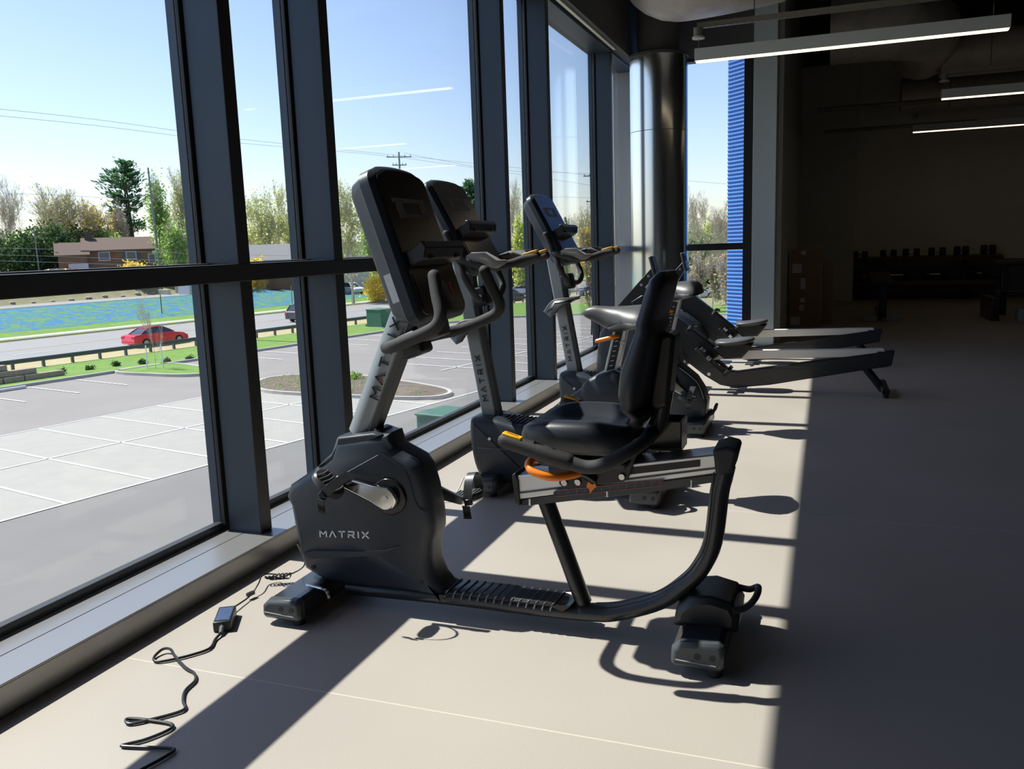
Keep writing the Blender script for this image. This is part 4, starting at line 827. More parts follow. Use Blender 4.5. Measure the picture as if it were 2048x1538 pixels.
grid_patch('floor_pavers', -34, -22.5, -30, 28.6, 1, 1, M_pave, .012, flat)
grid_patch('floor_pavers_near_aisle', -22.5, -0, -30, 33, 1, 1, M_asph2, .008, flat)
grid_patch('floor_lawn', -54.2, -46.8, -30, 140, 1, 1, M_grass, .03, flat)
grid_patch('floor_verge', -58.5, -54.2, -30, 200, 1, 1, M_dry, .02, flat)
grid_patch('floor_road', -75.5, -58.5, -60, 300, 1, 1, M_road, .01, flat)
grid_patch('floor_shoulder', -60.3, -58.4, -60, 300, 1, 1, M_conc, .016, flat)
grid_patch('floor_far_verge', -77.5, -75.4, -60, 300, 1, 1, M_grass, .03, flat)
grid_patch('floor_sidewalk', -79.3, -77.5, -60, 300, 1, 1, M_conc, .05, flat)
grid_patch('floor_far_lawn', -84, -79.3, -60, 300, 2, 1, M_grass, .03)
grid_patch('floor_hydroseed', -94, -83, -40, 93, 8, 30, M_field, .06)
grid_patch('floor_hill', -420, -83, -300, 300, 150, 120, M_brush, .0)
grid_patch('floor_hill_side', -96, -83, 93, 300, 8, 60, M_grass, .04)
grid_patch('floor_brush', -54, 60, 72, 330, 1, 8, M_brush, .02, lambda a, b: -5.3+max(0, (b-74))*.004)
def stripe(bm, a0, b0, a1, b1, w_=.10, z=GZ+.022):
    p, q = AB(a0, b0, z), AB(a1, b1, z); d = (q-p).normalized(); n = V((-d.y, d.x, 0))*w_/2
    faces_from(bm, [[p-n, q-n, q+n, p+n], [x+V((0,0,.006)) for x in (p-n, q-n, q+n, p+n)]])
bm = NB()
for k in range(-14, 5):
    b = 17.2+2.65*k
    if b < 28.8: stripe(bm, -33.9, b, -22.6, b)
stripe(bm, -28.4, -25, -28.4, 28.4); stripe(bm, -22.55, -30, -22.55, 33, .09); stripe(bm, -34, -30, -34, 28.6, .07)
struct(finish('trim_stall_lines', bm, M_paint, smooth=0))
bm = NB()
for k in range(-10, 14):
    b = 23.1+2.65*k
    if not 28 < b < 32: stripe(bm, -46.2, b, -41.3, b)
for k in range(13): stripe(bm, -33.9, 37.4+2.65*k, -23, 37.4+2.65*k)
stripe(bm, -28.4, 36, -28.4, 69)
struct(finish('trim_far_stall_lines', bm, M_paint, smooth=0))
bm = NB(); stripe(bm, -67.2, -60, -67.2, 300, .16); stripe(bm, -75.0, -60, -75.0, 300, .18); struct(finish('trim_road_edge_line', bm, M_ypaint, smooth=0))
bm = NB()
for k in range(40): stripe(bm, -63.6, -50+k*9, -63.6, -47+k*9, .12)
struct(finish('trim_lane_dashes', bm, M_paint, smooth=0))
def kerb(name, P, w_=.18, h=.16, closed=False, lot=True):
    pts = [AB(a, b) if lot else V((a, b, GZ)) for a, b in P]; n = len(pts); rings = []
    for i in range(n):
        a = pts[(i-1) % n] if closed or i else pts[0]; c = pts[(i+1) % n] if closed or i < n-1 else pts[-1]
        d = (c-a).normalized(); s = V((-d.y, d.x, 0))*w_/2
        rings.append([pts[i]-s-V((0,0,.02)), pts[i]-s+V((0,0,h)), pts[i]+s+V((0,0,h)), pts[i]+s-V((0,0,.02))])
    bm = NB(); faces_from(bm, rings, loop=closed); return struct(finish(name, bm, M_conc, smooth=0))
kerb('trim_kerb_lot', [(-46.7, -30), (-46.7, 52), (-46.4, 60), (-44, 66), (-38, 70.5), (-28, 72.5), (0, 73)])
kerb('trim_kerb_near_road', [(-58.4, -60), (-58.4, 300)], h=.12); kerb('trim_kerb_far_road', [(-75.6, -60), (-75.6, 300)], h=.12)
bm = NB(); P = [(-46.8,44),(-46.8,52),(-46.4,60),(-44,66),(-38,70.5),(-28,72.5),(0,73),(0,90),(-54,90),(-54,44)]
bm.faces.new([bm.verts.new(AB(a, b, GZ+.06)) for a, b in P]); struct(finish('floor_far_corner_lawn', bm, M_grass, smooth=0))
def island(label, P, top, plants=0):
    S = [(q[0], q[1]) for q in spoly(P, 5)]
    bm = NB(); vs = [bm.verts.new(AB(a, b, GZ+.13)) for a, b in S]; bm.faces.new(vs); struct(finish('floor_island', bm, top, smooth=0))
    kerb('trim_kerb_island', S, closed=True)
island('a', [(-46.6,28.4),(-46.6,31.8),(-43,31.6),(-41.0,31.0),(-40.2,30.1),(-41.0,29.0),(-43,28.5)], M_grass)
# large planted island: world points
Pw = [(-26.5,34.6),(-27.6,36.8),(-26.6,38.2),(-24.0,38.9),(-20,37.3),(-16.6,35.4),(-15.8,33.9),(-16.9,33.0),(-20.5,33.0),(-24.6,33.4)]
S = spoly(Pw, 5); bm = NB(); bm.faces.new([bm.verts.new((a, b, GZ+.14)) for a, b in S]); struct(finish('floor_island', bm, M_mulch, smooth=0)); kerb('trim_kerb_island', S, closed=True, lot=False)
for k, (a0, b0, lab) in enumerate(((-46.0, 21.8, 'white concrete wheel stop at the far kerb, left of the sapling island'), (-46.0, 19.1, 'white concrete wheel stop at the left edge of the view'))):
    bm = NB(); p = AB(a0, b0, GZ+.08); box(bm, p, (.16, 2.2, .15), Matrix.Rotation(-radians(13), 3, 'Z')); tag(finish('wheel_stop', bm, mat('wheel_stop_white', (.6,.62,.62), .7), bevel=.03), lab, 'wheel stop', 'wheel stops at the far kerb')
# retaining wall of stone blocks
bm = NB()
for r in range(3):
    for k in range(11-r): box(bm, AB(-49.0-r*.25, 14.5+k*1.15-r*.3, GZ+.18+r*.32), (.5, 1.1, .31), Matrix.Rotation(-radians(13), 3, 'Z'))
tag(finish('stone_retaining_wall', bm, mat('block_stone', (.30,.25,.19), .9, var=.25, vscale=4), bevel=.03), 'low tan stone block retaining wall at the left behind the parking lot', 'wall')
# guard rail
o = thing('guard_rail', 'long grey roadside guard rail on posts beyond the parking lot lawn', 'guard rail', AB(-54.4, 40)); M_rail = mat('weathered_rail', (.13,.14,.13), .6, metal=.3)
bm = NB(); rr = []
for b in (16, 20, 60, 118): rr.append([AB(-54.4+da, b, GZ+dz) for da, dz in ((0,.40),(.05,.46),(0,.53),(.05,.60),(0,.68),(-.03,.68),(-.03,.40))])
faces_from(bm, rr); finish('rail', bm, M_rail, o, smooth=0)
for k in range(52):
    p = AB(-54.52, 17+k*1.9, GZ+.3); bm = NB(); box(bm, p, (.15, .16, .72), Matrix.Rotation(-radians(13), 3, 'Z')); finish('rail_post', bm, M_rail, o, smooth=0)
# ------------------------------------------------------------------ cars
M_tyre = mat('tyre', (.015,.015,.015), .8); M_cglass = mat('car_glass', (.03,.04,.05), .08, spec=.8); M_hub = mat('wheel_hub', (.35,.35,.36), .3, metal=.9); M_tail = mat('tail_light', (.5,.02,.02), .3)
def car(label, a, b, heading, col, kind='sedan', L=4.7, z=None):
    z = hz(a, b)+.02 if z is None else z; p = AB(a, b, z); o = thing('car', label, 'car', p)
    m = mat('paint_%02d%02d%02d' % tuple(int(c*99) for c in col), col, .25, coat=.8)
    if kind == 'sedan':
        lo = [(-2.35,.35),(-2.33,.75),(-2.2,.95),(-1.5,1.0),(-.7,1.02),(.9,.98),(1.9,.82),(2.25,.65),(2.35,.40),(2.2,.22),(-2.2,.22)]; hi = [(-1.75,.97),(-1.05,1.36),(-.3,1.44),(.3,1.40),(1.15,.97)]
    else:
        lo = [(-2.3,.35),(-2.3,.95),(-2.15,1.10),(1.0,1.08),(1.9,1.0),(2.25,.8),(2.3,.42),(2.2,.28),(-2.2,.28)]; hi = [(-2.15,1.08),(-1.85,1.60),(-.6,1.70),(.35,1.62),(1.1,1.06)]
    s = L/4.7; lo = [(x*s, y*s) for x, y in lo]; hi = [(x*s, y*s) for x, y in hi]
    f = lambda x, zz, y: p+V((x, y, zz))
    W_ = .88*s
    bm = NB(); shell(bm, lo, [(-W_,.06),(-W_+.08,0),(W_-.08,0),(W_,.06)], f=f); bd = finish('body', bm, m, o, bevel=.04)
    bm = NB(); faces_from(bm, [[p+V((x, y*(1-.25*(zz-1)/.5), zz)) for x, zz in hi] for y in (-W_*.92, W_*.92)]); finish('greenhouse', bm, M_cglass, o, bevel=.05)
    top = [(x*.86+.0, zz) for x, zz in hi[1:-1]]; bm = NB(); faces_from(bm, [[p+V((x, y, zz+d)) for x, zz in hi[1:-1] for d in (0,)]+[p+V((x, y, zz+.03)) for x, zz in hi[1:-1][::-1]] for y in (-W_*.72, W_*.72)]); finish('roof', bm, m, o, bevel=.01)
    bm = NB()
    for y in (-W_*.86, W_*.86): tube(bm, [p+V((x, y*(1-.25*max(0, zz-1)/.5), zz)) for x, zz in hi], .03, seg=6, k=2)
    finish('roof_pillars', bm, m, o)
    for x in (-1.4*s, 1.42*s):
        for y in (-W_-.01, W_+.01):
            q = -1 if y < 0 else 1; bm = NB(); cyl(bm, p+V((x, y-q*.2, .33)), p+V((x, y+q*.012, .33)), .33, seg=24); wl_ = finish('wheel', bm, M_tyre, o)
            bm = NB(); cyl(bm, p+V((x, y, .33)), p+V((x, y+q*.02, .33)), .2, seg=16); finish('hub_cap', bm, M_hub, wl_)
    for y in (-.65, .65):
        bm = NB(); box(bm, p+V((-2.30*s, y, .78)), (.08, .35, .16)); finish('tail_light', bm, M_tail, o); bm = NB(); box(bm, p+V((2.22*s, y, .62)), (.12, .35, .14)); finish('head_light', bm, M_paint, o)
    o.rotation_euler.z = heading; return o
HD = radians(77)
def road_car(px, py, a, **k):
    P = W(px, py, Z=GZ); b = P.x*.225+P.y*.974; return a, b
p0 = W(313, 690, Z=GZ); car('bright red sedan driving on the road behind the guard rail', p0.x*.974-p0.y*.225, p0.x*.225+p0.y*.974, HD, (.62,.01,.03))
p0 = W(618, 641, Z=GZ); car('black suv on the road, partly hidden by the second window mullion', p0.x*.974-p0.y*.225, p0.x*.225+p0.y*.974, HD, (.03,.035,.05), 'suv')
p0 = W(1018, 602, Z=GZ); car('dark green grey sedan on the road seen between the middle mullions', p0.x*.974-p0.y*.225, p0.x*.225+p0.y*.974, HD, (.03,.05,.055))
# ------------------------------------------------------------------ trees
def ground_hit(px, dist):
    """point at horizontal distance dist in the direction of a column of the view, on the ground"""
    d = ray(px, 500); d = V((d.x, d.y, 0)).normalized(); P = d*dist; a = P.x*.974-P.y*.225; b = P.x*.225+P.y*.974
    return V((P.x, P.y, hz(a, b) if a < -80 else GZ))
def top_z(px, py, dist):
    r = ray(px, py); h = sqrt(r.x**2+r.y**2); return CAMZ+r.z/h*dist
def mesh_obj(name, verts, faces, m, parent):
    me = bpy.data.meshes.new(name); me.from_pydata([tuple(v-ORIGIN[0]) for v in verts], [], faces); me.materials.append(m)
    o = bpy.data.objects.new(name, me); COL.objects.link(o); o.parent = parent; return o
def grow(base, H, R, rng, spread=.5, levels=5, trunk=.30, first=.25, upb=.25, thin=.013):
    vs, fs, tips = [], [], []
    def seg(p, q, r1, r2, n):
        s, t = frame_of(q-p); i = len(vs)
        for c, r in ((p, r1), (q, r2)):
            for k in range(n): a = 2*pi*k/n; vs.append(c+s*cos(a)*r+t*sin(a)*r)
        for k in range(n): fs.append((i+k, i+(k+1) % n, i+n+(k+1) % n, i+n+k))
    def br(p, d, L, r, lv):
        n = 3 if lv < levels-1 else 5; k = 3 if lv > 1 else 2; q = p
        for i in range(k):
            d = (d+V((rng.uniform(-1,1), rng.uniform(-1,1), rng.uniform(-.6,1)))*.13+V((0,0,.03))).normalized(); e = q+d*L/k
            r2 = max(thin, r*(1-.18)); seg(q, e, r, r2, n); q = e; r = r2
            if lv > 0 and i < k-1 and rng.random() < .85:
                a = d.cross(V((rng.uniform(-1,1), rng.uniform(-1,1), rng.uniform(-1,1)))).normalized(); br(q, (d+a*spread*rng.uniform(.8,1.6)+V((0,0,upb*.5))).normalized(), L*rng.uniform(.5,.75), r*.5, lv-1)
            if lv <= 1: tips.append(q)
        if lv > 0:
            for j in range(rng.choice((2, 3))):
                a = d.cross(V((rng.uniform(-1,1), rng.uniform(-1,1), rng.uniform(-1,1)))).normalized()
                br(q, (d+a*spread*rng.uniform(.6,1.3)+V((0,0,upb))).normalized(), L*rng.uniform(.6,.85), r*.68, lv-1)
    br(base, V((rng.uniform(-.05,.05), 0, 1)).normalized(), H*first, trunk, levels)
    # fit to wanted height and radius
    zt = max(v.z for v in vs)-base.z; rt_ = max(sqrt((v.x-base.x)**2+(v.y-base.y)**2) for v in vs); sz = H/zt; sr = R/max(rt_, .1)
    f = lambda v: V((base.x+(v.x-base.x)*sr, base.y+(v.y-base.y)*sr, base.z+(v.z-base.z)*sz))
    return [f(v) for v in vs], fs, [f(t) for t in tips]
def leaf_quads(tips, n, size, rng, jit):
    vs, fs = [], []
    for i in range(n):
        t = rng.choice(tips)+V((rng.gauss(0,jit), rng.gauss(0,jit), rng.gauss(0,jit))); a = V((rng.uniform(-1,1), rng.uniform(-1,1), rng.uniform(-1,1))).normalized(); b = a.cross(V((rng.uniform(-1,1), rng.uniform(-1,1), rng.uniform(-1,1)))).normalized(); s = size*rng.uniform(.6,1.3)
        k = len(vs); vs += [t+a*s, t+b*s*.6, t-a*s, t-b*s*.6]; fs.append((k, k+1, k+2, k+3))
    return vs, fs
M_bark = mat('bark_grey', (.50,.44,.37), .9); M_barkd = mat('bark_dark', (.08,.07,.06), .9)
LEAF = {'bud': mat('leaf_bud', (.38,.43,.15), .7), 'yel': mat('leaf_yellow', (.60,.45,.10), .7), 'grn': mat('leaf_green', (.20,.30,.09), .7), 'pine': mat('pine_needles', (.055,.125,.06), .7), 'tan': mat('twig_tan', (.34,.28,.19), .8), 'dark': mat('hedge_leaf', (.045,.09,.03), .8)}
for k_, m_ in LEAF.items():
    n_ = m_.node_tree; bs = n_.nodes['Principled BSDF']; tl = n_.nodes.new('ShaderNodeBsdfTranslucent'); c_ = bs.inputs['Base Color'].default_value; tl.inputs[0].default_value = (min(1, c_[0]*1.9), min(1, c_[1]*1.9), min(1, c_[2]*1.5), 1)
    ms_ = n_.nodes.new('ShaderNodeMixShader'); ms_.inputs[0].default_value = .5 if k_ not in ('pine', 'dark') else .35; n_.links.new(bs.outputs[0], ms_.inputs[1]); n_.links.new(tl.outputs[0], ms_.inputs[2]); n_.links.new(ms_.outputs[0], n_.nodes['Material Output'].inputs[0])
def tree(kind, px, dist, py, wpx, label, seed, levels=5, nleaf=1500, leaf='bud', size=.16, jit=.25, spread=.5, trunk=.28, first=.25, name='budding_tree', cat='tree', group='trees beyond the road', bark=M_bark):
    rng = random.Random(seed); g = ground_hit(px, dist); H = top_z(px, py, dist)-g.z; R = wpx/FPX*dist/2
    o = thing(name, label, cat, g, group)
    if kind == 'pine':
        vs, fs = [], []; lv, lf = [], []
        def seg(p, q, r1, r2, n=4):
            s, t = frame_of(q-p); i = len(vs)
            for c, r in ((p, r1), (q, r2)):
                for k in range(n): a = 2*pi*k/n; vs.append(c+s*cos(a)*r+t*sin(a)*r)
            for k in range(n): fs.append((i+k, i+(k+1) % n, i+n+(k+1) % n, i+n+k))
        for tk in ((0, 0), (R*.12, R*.1)): seg(g+V((tk[0], tk[1], 0)), g+V((tk[0]*.3, tk[1]*.3, H*.97)), trunk, .05, 6)
        for i in range(95):
            f = rng.uniform(.27, .98); z = H*f; L = R*(.95 if f < .75 else .95-.62*(f-.75)/.25)*rng.uniform(.45, 1.1); an = rng.uniform(0, 2*pi); d = V((cos(an), sin(an), rng.uniform(.15,.45))); p = g+V((0,0,z)); q = p+d*L
            seg(p, q, .07, .02, 3)
            for j in range(30):
                t = rng.uniform(.35, 1.05); c = p+(q-p)*t+V((rng.gauss(0,.35), rng.gauss(0,.35), rng.gauss(.12,.2)))
                a = (d.normalized()+V((rng.uniform(-1,1), rng.uniform(-1,1), rng.uniform(-.2,1)))*.6).normalized(); b = a.cross(V((rng.uniform(-1,1), rng.uniform(-1,1), 1))).normalized(); s = rng.uniform(.25,.5); k = len(lv)
                lv += [c-a*s, c+b*s*.35, c+a*s, c-b*s*.35]; lf.append((k, k+1, k+2, k+3))
        mesh_obj('trunk', vs, fs, M_barkd, o); fo = mesh_obj('foliage', lv, lf, LEAF[leaf], o); fo['kind'] = 'stuff'
    elif kind == 'bush':
        tips = [];
        for i in range(220):
            u = rng.uniform(-1,1); an = rng.uniform(0, 2*pi); rr = sqrt(1-u*u); q = rng.uniform(.55, 1); tips.append(g+V((R*rr*cos(an)*q, R*rr*sin(an)*q, H*.48+H*.5*u*q*(1+.15*sin(an*5)))))
        vs, fs = [], []
        for i in range(0, 60):
            s, t = V((1,0,0)), V((0,1,0)); q = tips[i]; k = len(vs); p = g+V((rng.uniform(-.4,.4)*R, rng.uniform(-.4,.4)*R, 0)); vs += [p-s*.04, p+s*.04, q+s*.015, q-s*.015]; fs.append((k, k+1, k+2, k+3)); k = len(vs); vs += [p-t*.04, p+t*.04, q+t*.015, q-t*.015]; fs.append((k, k+1, k+2, k+3))
        mesh_obj('branches', vs, fs, bark, o); a, b = leaf_quads(tips, nleaf, size, rng, R*.16); fo = mesh_obj('foliage', a, b, LEAF[leaf], o); fo['kind'] = 'stuff'
    else:
        vs, fs, tips = grow(g, H, R, rng, spread, levels, trunk, first); mesh_obj('branches', vs, fs, bark, o)
        if nleaf: a, b = leaf_quads(tips, nleaf, size, rng, jit); fo = mesh_obj('foliage', a, b, LEAF[leaf], o); fo['kind'] = 'stuff'
    return o
T = tree
T('b', 22, 134, 345, 110, 'tall bare tree at the left edge of the view', 1, 6, 250, 'bud', .12, trunk=.22, name='bare_tree')
T('b', 135, 145, 366, 190, 'pale budding tree behind the hedge, left of the brick house chimney', 2, 6, 1400, 'bud', .16)
T('b', 190, 142, 392, 120, 'yellow orange budding tree right behind the brick house', 3, 6, 2200, 'yel', .17, jit=.35)
T('b', 232, 144, 396, 90, 'twiggy brownish tree between the yellow tree and the big pine', 33, 6, 900, 'tan', .14)
T('pine', 262, 148, 322, 88, 'big dark green pine behind the right end of the brick house', 4, leaf='pine', trunk=.35, name='pine_tree')
T('b', 318, 126, 338, 70, 'light green tree just behind the tall utility pole', 5, 6, 3200, 'grn', .17, jit=.5)
T('b', 345, 121, 440, 70, 'grey green leafy tree at the foot of the tall utility pole', 35, 5, 2600, 'grn', .17, jit=.6)
T('b', 372, 130, 330, 90, 'loose budding tree beside the first window mullion', 6, 6, 1500, 'bud', .16)
T('bush', 398, 123, 430, 46, 'yellow green shrub by the first window mullion', 7, leaf='bud', size=.2, nleaf=2200, name='shrub', cat='shrub')
T('b', 535, 142, 362, 140, 'wide budding tree framed by the second window pane', 8, 6, 3600, 'bud', .17, jit=.45)
T('b', 590, 144, 380, 120, 'budding tree partly hidden by the second mullion', 9, 6, 2500, 'bud', .17, jit=.4)
T('b', 700, 112, 352, 110, 'budding tree left of the recumbent bike console', 10, 6, 2600, 'bud', .16, jit=.4)
T('b', 742, 122, 420, 120, 'dense green tree behind the recumbent bike console', 11, 6, 3000, 'grn', .18, jit=.5)
T('b', 840, 130, 350, 110, 'budding tree top showing between the two nearest consoles', 12, 6, 2200, 'bud', .17, jit=.4)
T('b', 905, 135, 372, 100, 'pale tree right of the middle console', 13, 6, 1500, 'bud', .16)
T('pine', 945, 130, 362, 50, 'dark pine beside the third mullion', 14, leaf='pine', trunk=.3, name='pine_tree')
T('b', 1030, 125, 352, 90, 'tall bare tree between the middle mullions', 15, 6, 500, 'bud', .14, name='bare_tree')
T('bush', 1042, 118, 425, 36, 'bright green shrub tree between the middle mullions', 16, leaf='bud', size=.22, nleaf=2500, name='shrub', cat='shrub')
T('b', 1150, 120, 400, 110, 'pale bare tree right of the far console', 17, 6, 700, 'bud', .15, name='bare_tree')
T('b', 1183, 100, 440, 80, 'tan twiggy tree beside the fifth mullion', 18, 6, 1300, 'yel', .15, jit=.3)
T('bush', 1140, 130, 430, 40, 'dark green conical evergreen right of the far console', 19, leaf='pine', size=.25, nleaf=2500, name='evergreen_shrub', cat='shrub')
T('b', 1180, 62, 470, 60, 'leaning dark tree by the road, left of the fifth mullion', 20, 5, 120, 'bud', .1, trunk=.16, name='bare_tree', bark=M_barkd)
# corner window
T('b', 1400, 88, 372, 130, 'slim bare tree in the middle of the corner window', 21, 6, 250, 'bud', .11, trunk=.14, spread=.75, name='bare_tree', group='trees by the corner window')
T('b', 1452, 92, 400, 110, 'bare tree beside the blue cladding', 22, 6, 150, 'bud', .1, trunk=.12, name='bare_tree', group='trees by the corner window')
T('bush', 1425, 115, 436, 70, 'yellow green leafy bush cluster on the corner window skyline', 23, leaf='bud', size=.24, nleaf=4200, name='shrub', cat='shrub')
T('bush', 1385, 112, 452, 46, 'green bush cluster next to the steel column', 24, leaf='grn', size=.24, nleaf=3200, name='shrub', cat='shrub')
T('bush', 1458, 112, 445, 40, 'pale bush cluster just left of the blue cladding', 25, leaf='bud', size=.24, nleaf=2600, name='shrub', cat='shrub')
for k, (px, py, wp, s, d, lab) in enumerate(((1392, 500, 60, 26, 80, 'tan twiggy thicket beside the steel column'), (1425, 505, 60, 27, 84, 'tan twiggy thicket in the middle of the corner window'), (1456, 500, 60, 28, 78, 'tan twiggy thicket beside the blue cladding'), (1340, 500, 70, 29, 82, 'tan twiggy thicket hidden partly behind the steel column'))):
    T('b', px, d, py, wp, lab, s, 6, 500, 'tan', .12, jit=.3, spread=.9, trunk=.08, first=.12, name='thicket', cat='thicket', group='thickets by the corner window')
T('bush', 1410, 108, 492, 130, 'dark evergreen mass low behind the thickets', 30, leaf='dark', size=.3, nleaf=4500, name='shrub', cat='shrub')
# hedge row behind houses on the left and more background growth
for k, (px, py, wp, d, lf, lab) in enumerate(((-20,470,110,126,'dark','dark evergreen hedge bush at the left edge'), (55,462,80,128,'dark','dark evergreen hedge bush left of the brick house'), (100,448,80,131,'dark','tall dark evergreen hedge bush at the brick house gable'), (165,455,90,140,'dark','dark evergreen hedge behind the brick house chimney'), (215,462,70,140,'grn','green hedge behind the brick house roof'), (262,526,46,122,'yel','round yellow green bush in front of the brick house'), (513,512,34,126,'yel','round yellow green bush left of the long grey house'), (1115,470,60,126,'bud','pale green bush behind the far console'), (1075,470,60,124,'tan','tan brush left of the far console'), (1200,480,60,118,'tan','tan brush behind the fifth mullion'), (1010,470,50,124,'tan','tan brush between the middle mullions'), (640,470,80,138,'grn','green bush behind the second mullion'), (800,480,90,128,'grn','green bush behind the recumbent console'), (890,470,80,128,'bud','budding bush behind the middle console'), (430,480,90,126,'grn','green bush behind the first mullion'), (755,548,60,112,'yel','yellow flowering bush behind the white car'))):
    T('bush', px, d, py, wp, lab, 50+k, leaf=lf, size=.24 if lf != 'yel' else .16, nleaf=3000, name='hedge_bush', cat='bush')
# far tree line
for k in range(16):
    px = -60+k*95; T('bush', px, 190, 470+((k*37) % 17), 86, 'hazy wooded ridge section far behind the houses', 80+k, leaf=('grn', 'bud', 'tan', 'dark')[k % 4], size=.5, nleaf=1400, name='wooded_ridge', cat='woodland', group='wooded ridge sections far behind the houses')
# sapling with stakes
g = W(312, 741, Z=GZ); o = thing('sapling', 'thin bare sapling tied to two white stakes on the grass island', 'tree', g)
rng = random.Random(5); vs, fs, tips = grow(g, 4.6, .9, rng, .5, 4, .035, .3, thin=.008); mesh_obj('branches', vs, fs, M_bark, o)
for dx in (-.55, .5):
    bm = NB(); cyl(bm, g+V((dx, .2*dx, 0)), g+V((dx*.9, .18*dx, 1.5)), .035, seg=8); finish('stake', bm, M_paint, o)
for k, (px, py, lab) in enumerate(((122,748,'small dark shrub on the lawn edge, first from the left'),(180,740,'small dark shrub on the lawn edge, second from the left'),(233,733,'small dark shrub on the lawn edge, third from the left'),(284,729,'small dark shrub left of the sapling'),(334,727,'small dark shrub right of the sapling'),(380,721,'small dark shrub beside the first mullion'),(711,763,'round green shrub on the mulch island'),(738,655,'small dark shrub beside the green utility box'))):
    g = W(px, py, Z=GZ); rng = random.Random(200+k); r_ = .26 if k != 6 else .42; o = thing('small_shrub', lab, 'shrub', g, 'small shrubs on the lawn edge')
    tips = [g+V((rng.gauss(0,r_*.4), rng.gauss(0,r_*.4), abs(rng.gauss(r_*.5,r_*.3)))) for _ in range(60)]; a, b = leaf_quads(tips, 350, .06, rng, .05); f_ = mesh_obj('foliage', a, b, LEAF['dark' if k != 6 else 'grn'], o); f_['kind'] = 'stuff'
rng = random.Random(9)
vs, fs = [], []
for i in range(500):
    a = rng.uniform(-27,-17); b_ = rng.uniform(33.3,38.5); tips = [V((a, b_, GZ+.17))]
    u = (a+27.5)/11.5
    if b_ > 38.6-u*4.2 or b_ < 33.4: continue
    q, w2 = leaf_quads(tips, 3, .05, rng, .05); k = len(vs); vs += q; fs += [tuple(x+k for x in ff) for ff in w2]
ORIGIN[0] = V((0,0,0)); o = mesh_obj('island_groundcover', vs, fs, LEAF['grn'], None); o.parent = None; tag(o, 'sparse low green plants scattered over the mulch island', 'plants', kind='stuff')
# ------------------------------------------------------------------ houses, boxes, signs, poles
M_brick = mat('house_brick', (.21,.13,.085), .85, var=.15, vscale=2); M_roof = mat('brown_shingles', (.12,.08,.065), .9, var=.12, vscale=3); M_trim = mat('house_white', (.6,.62,.66), .7); M_pane = mat('house_pane', (.10,.13,.17), .2); M_groof = mat('grey_shingles', (.20,.20,.21), .9, var=.1, vscale=3)
def house(label, pxl, pxr, dist, ztop_px, zeave_px, roofm, wallm, garage=None, wins=(), chim=None, depth=8, base=None):
    gl, gr = ground_hit(pxl, dist), ground_hit(pxr, dist); pc = (gl+gr)/2; ux = (gr-gl); ux.z = 0; Lh = ux.length; ux = ux.normalized(); uy = V((-ux.y, ux.x, 0))
    mx_ = (pxl+pxr)/2; zr = top_z(mx_, ztop_px, dist); ze = top_z(mx_, zeave_px, dist); zb = (min(gl.z, gr.z)-1.0); o = thing('house', label, 'house', (pc.x, pc.y, zb))
    f = lambda s, t, z: gl+ux*s+uy*t+V((0,0,z-gl.z))
    bm = NB(); faces_from(bm, [[f(0,0,z), f(Lh,0,z), f(Lh,depth,z), f(0,depth,z)] for z in (zb, ze)]); finish('walls', bm, wallm, o, smooth=0)
    bm = NB(); faces_from(bm, [[f(s,-.5,ze-.1), f(s,-.5,ze+.05), f(s,depth/2,zr), f(s,depth+.5,ze+.05), f(s,depth+.5,ze-.1)] for s in (-.4, Lh+.4)]); rf = finish('roof', bm, roofm, o, smooth=0)
    for (s, w_, z0, z1, sh) in wins:
        bm = NB(); faces_from(bm, [[f(s,-t,z0), f(s+w_,-t,z0), f(s+w_,-t,z1), f(s,-t,z1)] for t in (0, .08)]); wf = finish('window', bm, M_trim, o, smooth=0)
        bm = NB(); faces_from(bm, [[f(s+.1,-t,z0+.1), f(s+w_-.1,-t,z0+.1), f(s+w_-.1,-t,z1-.1), f(s+.1,-t,z1-.1)] for t in (.08, .1)]); finish('pane', bm, M_pane, wf, smooth=0)
        if sh:
            bm = NB()
            for q in (s-.45, s+w_+.05): faces_from(bm, [[f(q,-t,z0), f(q+.4,-t,z0), f(q+.4,-t,z1), f(q,-t,z1)] for t in (0, .08)])
            finish('shutters', bm, mat('shutter_%s' % sh, (.25,.07,.05) if sh == 'red' else (.08,.1,.14), .7), wf, smooth=0)
    if garage:
        s, w_, z0, z1 = garage; bm = NB(); faces_from(bm, [[f(s,-t,z0), f(s+w_,-t,z0), f(s+w_,-t,z1), f(s,-t,z1)] for t in (0, .08)]); finish('garage_door', bm, M_trim, o, smooth=0)
    if chim:
        s, w_, h = chim; bm = NB(); faces_from(bm, [[f(s,depth*.4,z), f(s+w_,depth*.4,z), f(s+w_,depth*.4+.8,z), f(s,depth*.4+.8,z)] for z in (ze, zr+h)]); finish('chimney', bm, M_barkd, rf, smooth=0)
    return o
D1 = 124
z = lambda py, d=D1, px=200: top_z(px, py, d)
house('low brick house wing with a white garage door, left part of the brown roofed house', 114, 172, D1, 484, 511, M_roof, M_brick, garage=(1.1,2.3,z(552),z(526)), depth=7)
house('brick house with brown shingled roof, shuttered windows and chimney', 168, 304, D1+1, 473, 500, M_roof, M_brick, wins=((1.6,1.4,z(522),z(504),'red'),(4.9,1.3,z(521),z(504),'blue'),(1.8,1.6,z(544),z(536),None),(7.6,.9,z(530),z(510),None)), chim=(.1,.9,.7), depth=8)
house('long low house with a grey roof behind the second window pane', 487, 640, 128, 487, 520, M_groof, M_brick, wins=((6.0,2.2,z(528,128,560),z(521,128,560),None),), depth=9)
house('pale house with a light roof in the trees beside the recumbent console', 672, 735, 150, 473, 484, mat('pale_roof', (.5,.5,.5), .8), M_trim, depth=6)
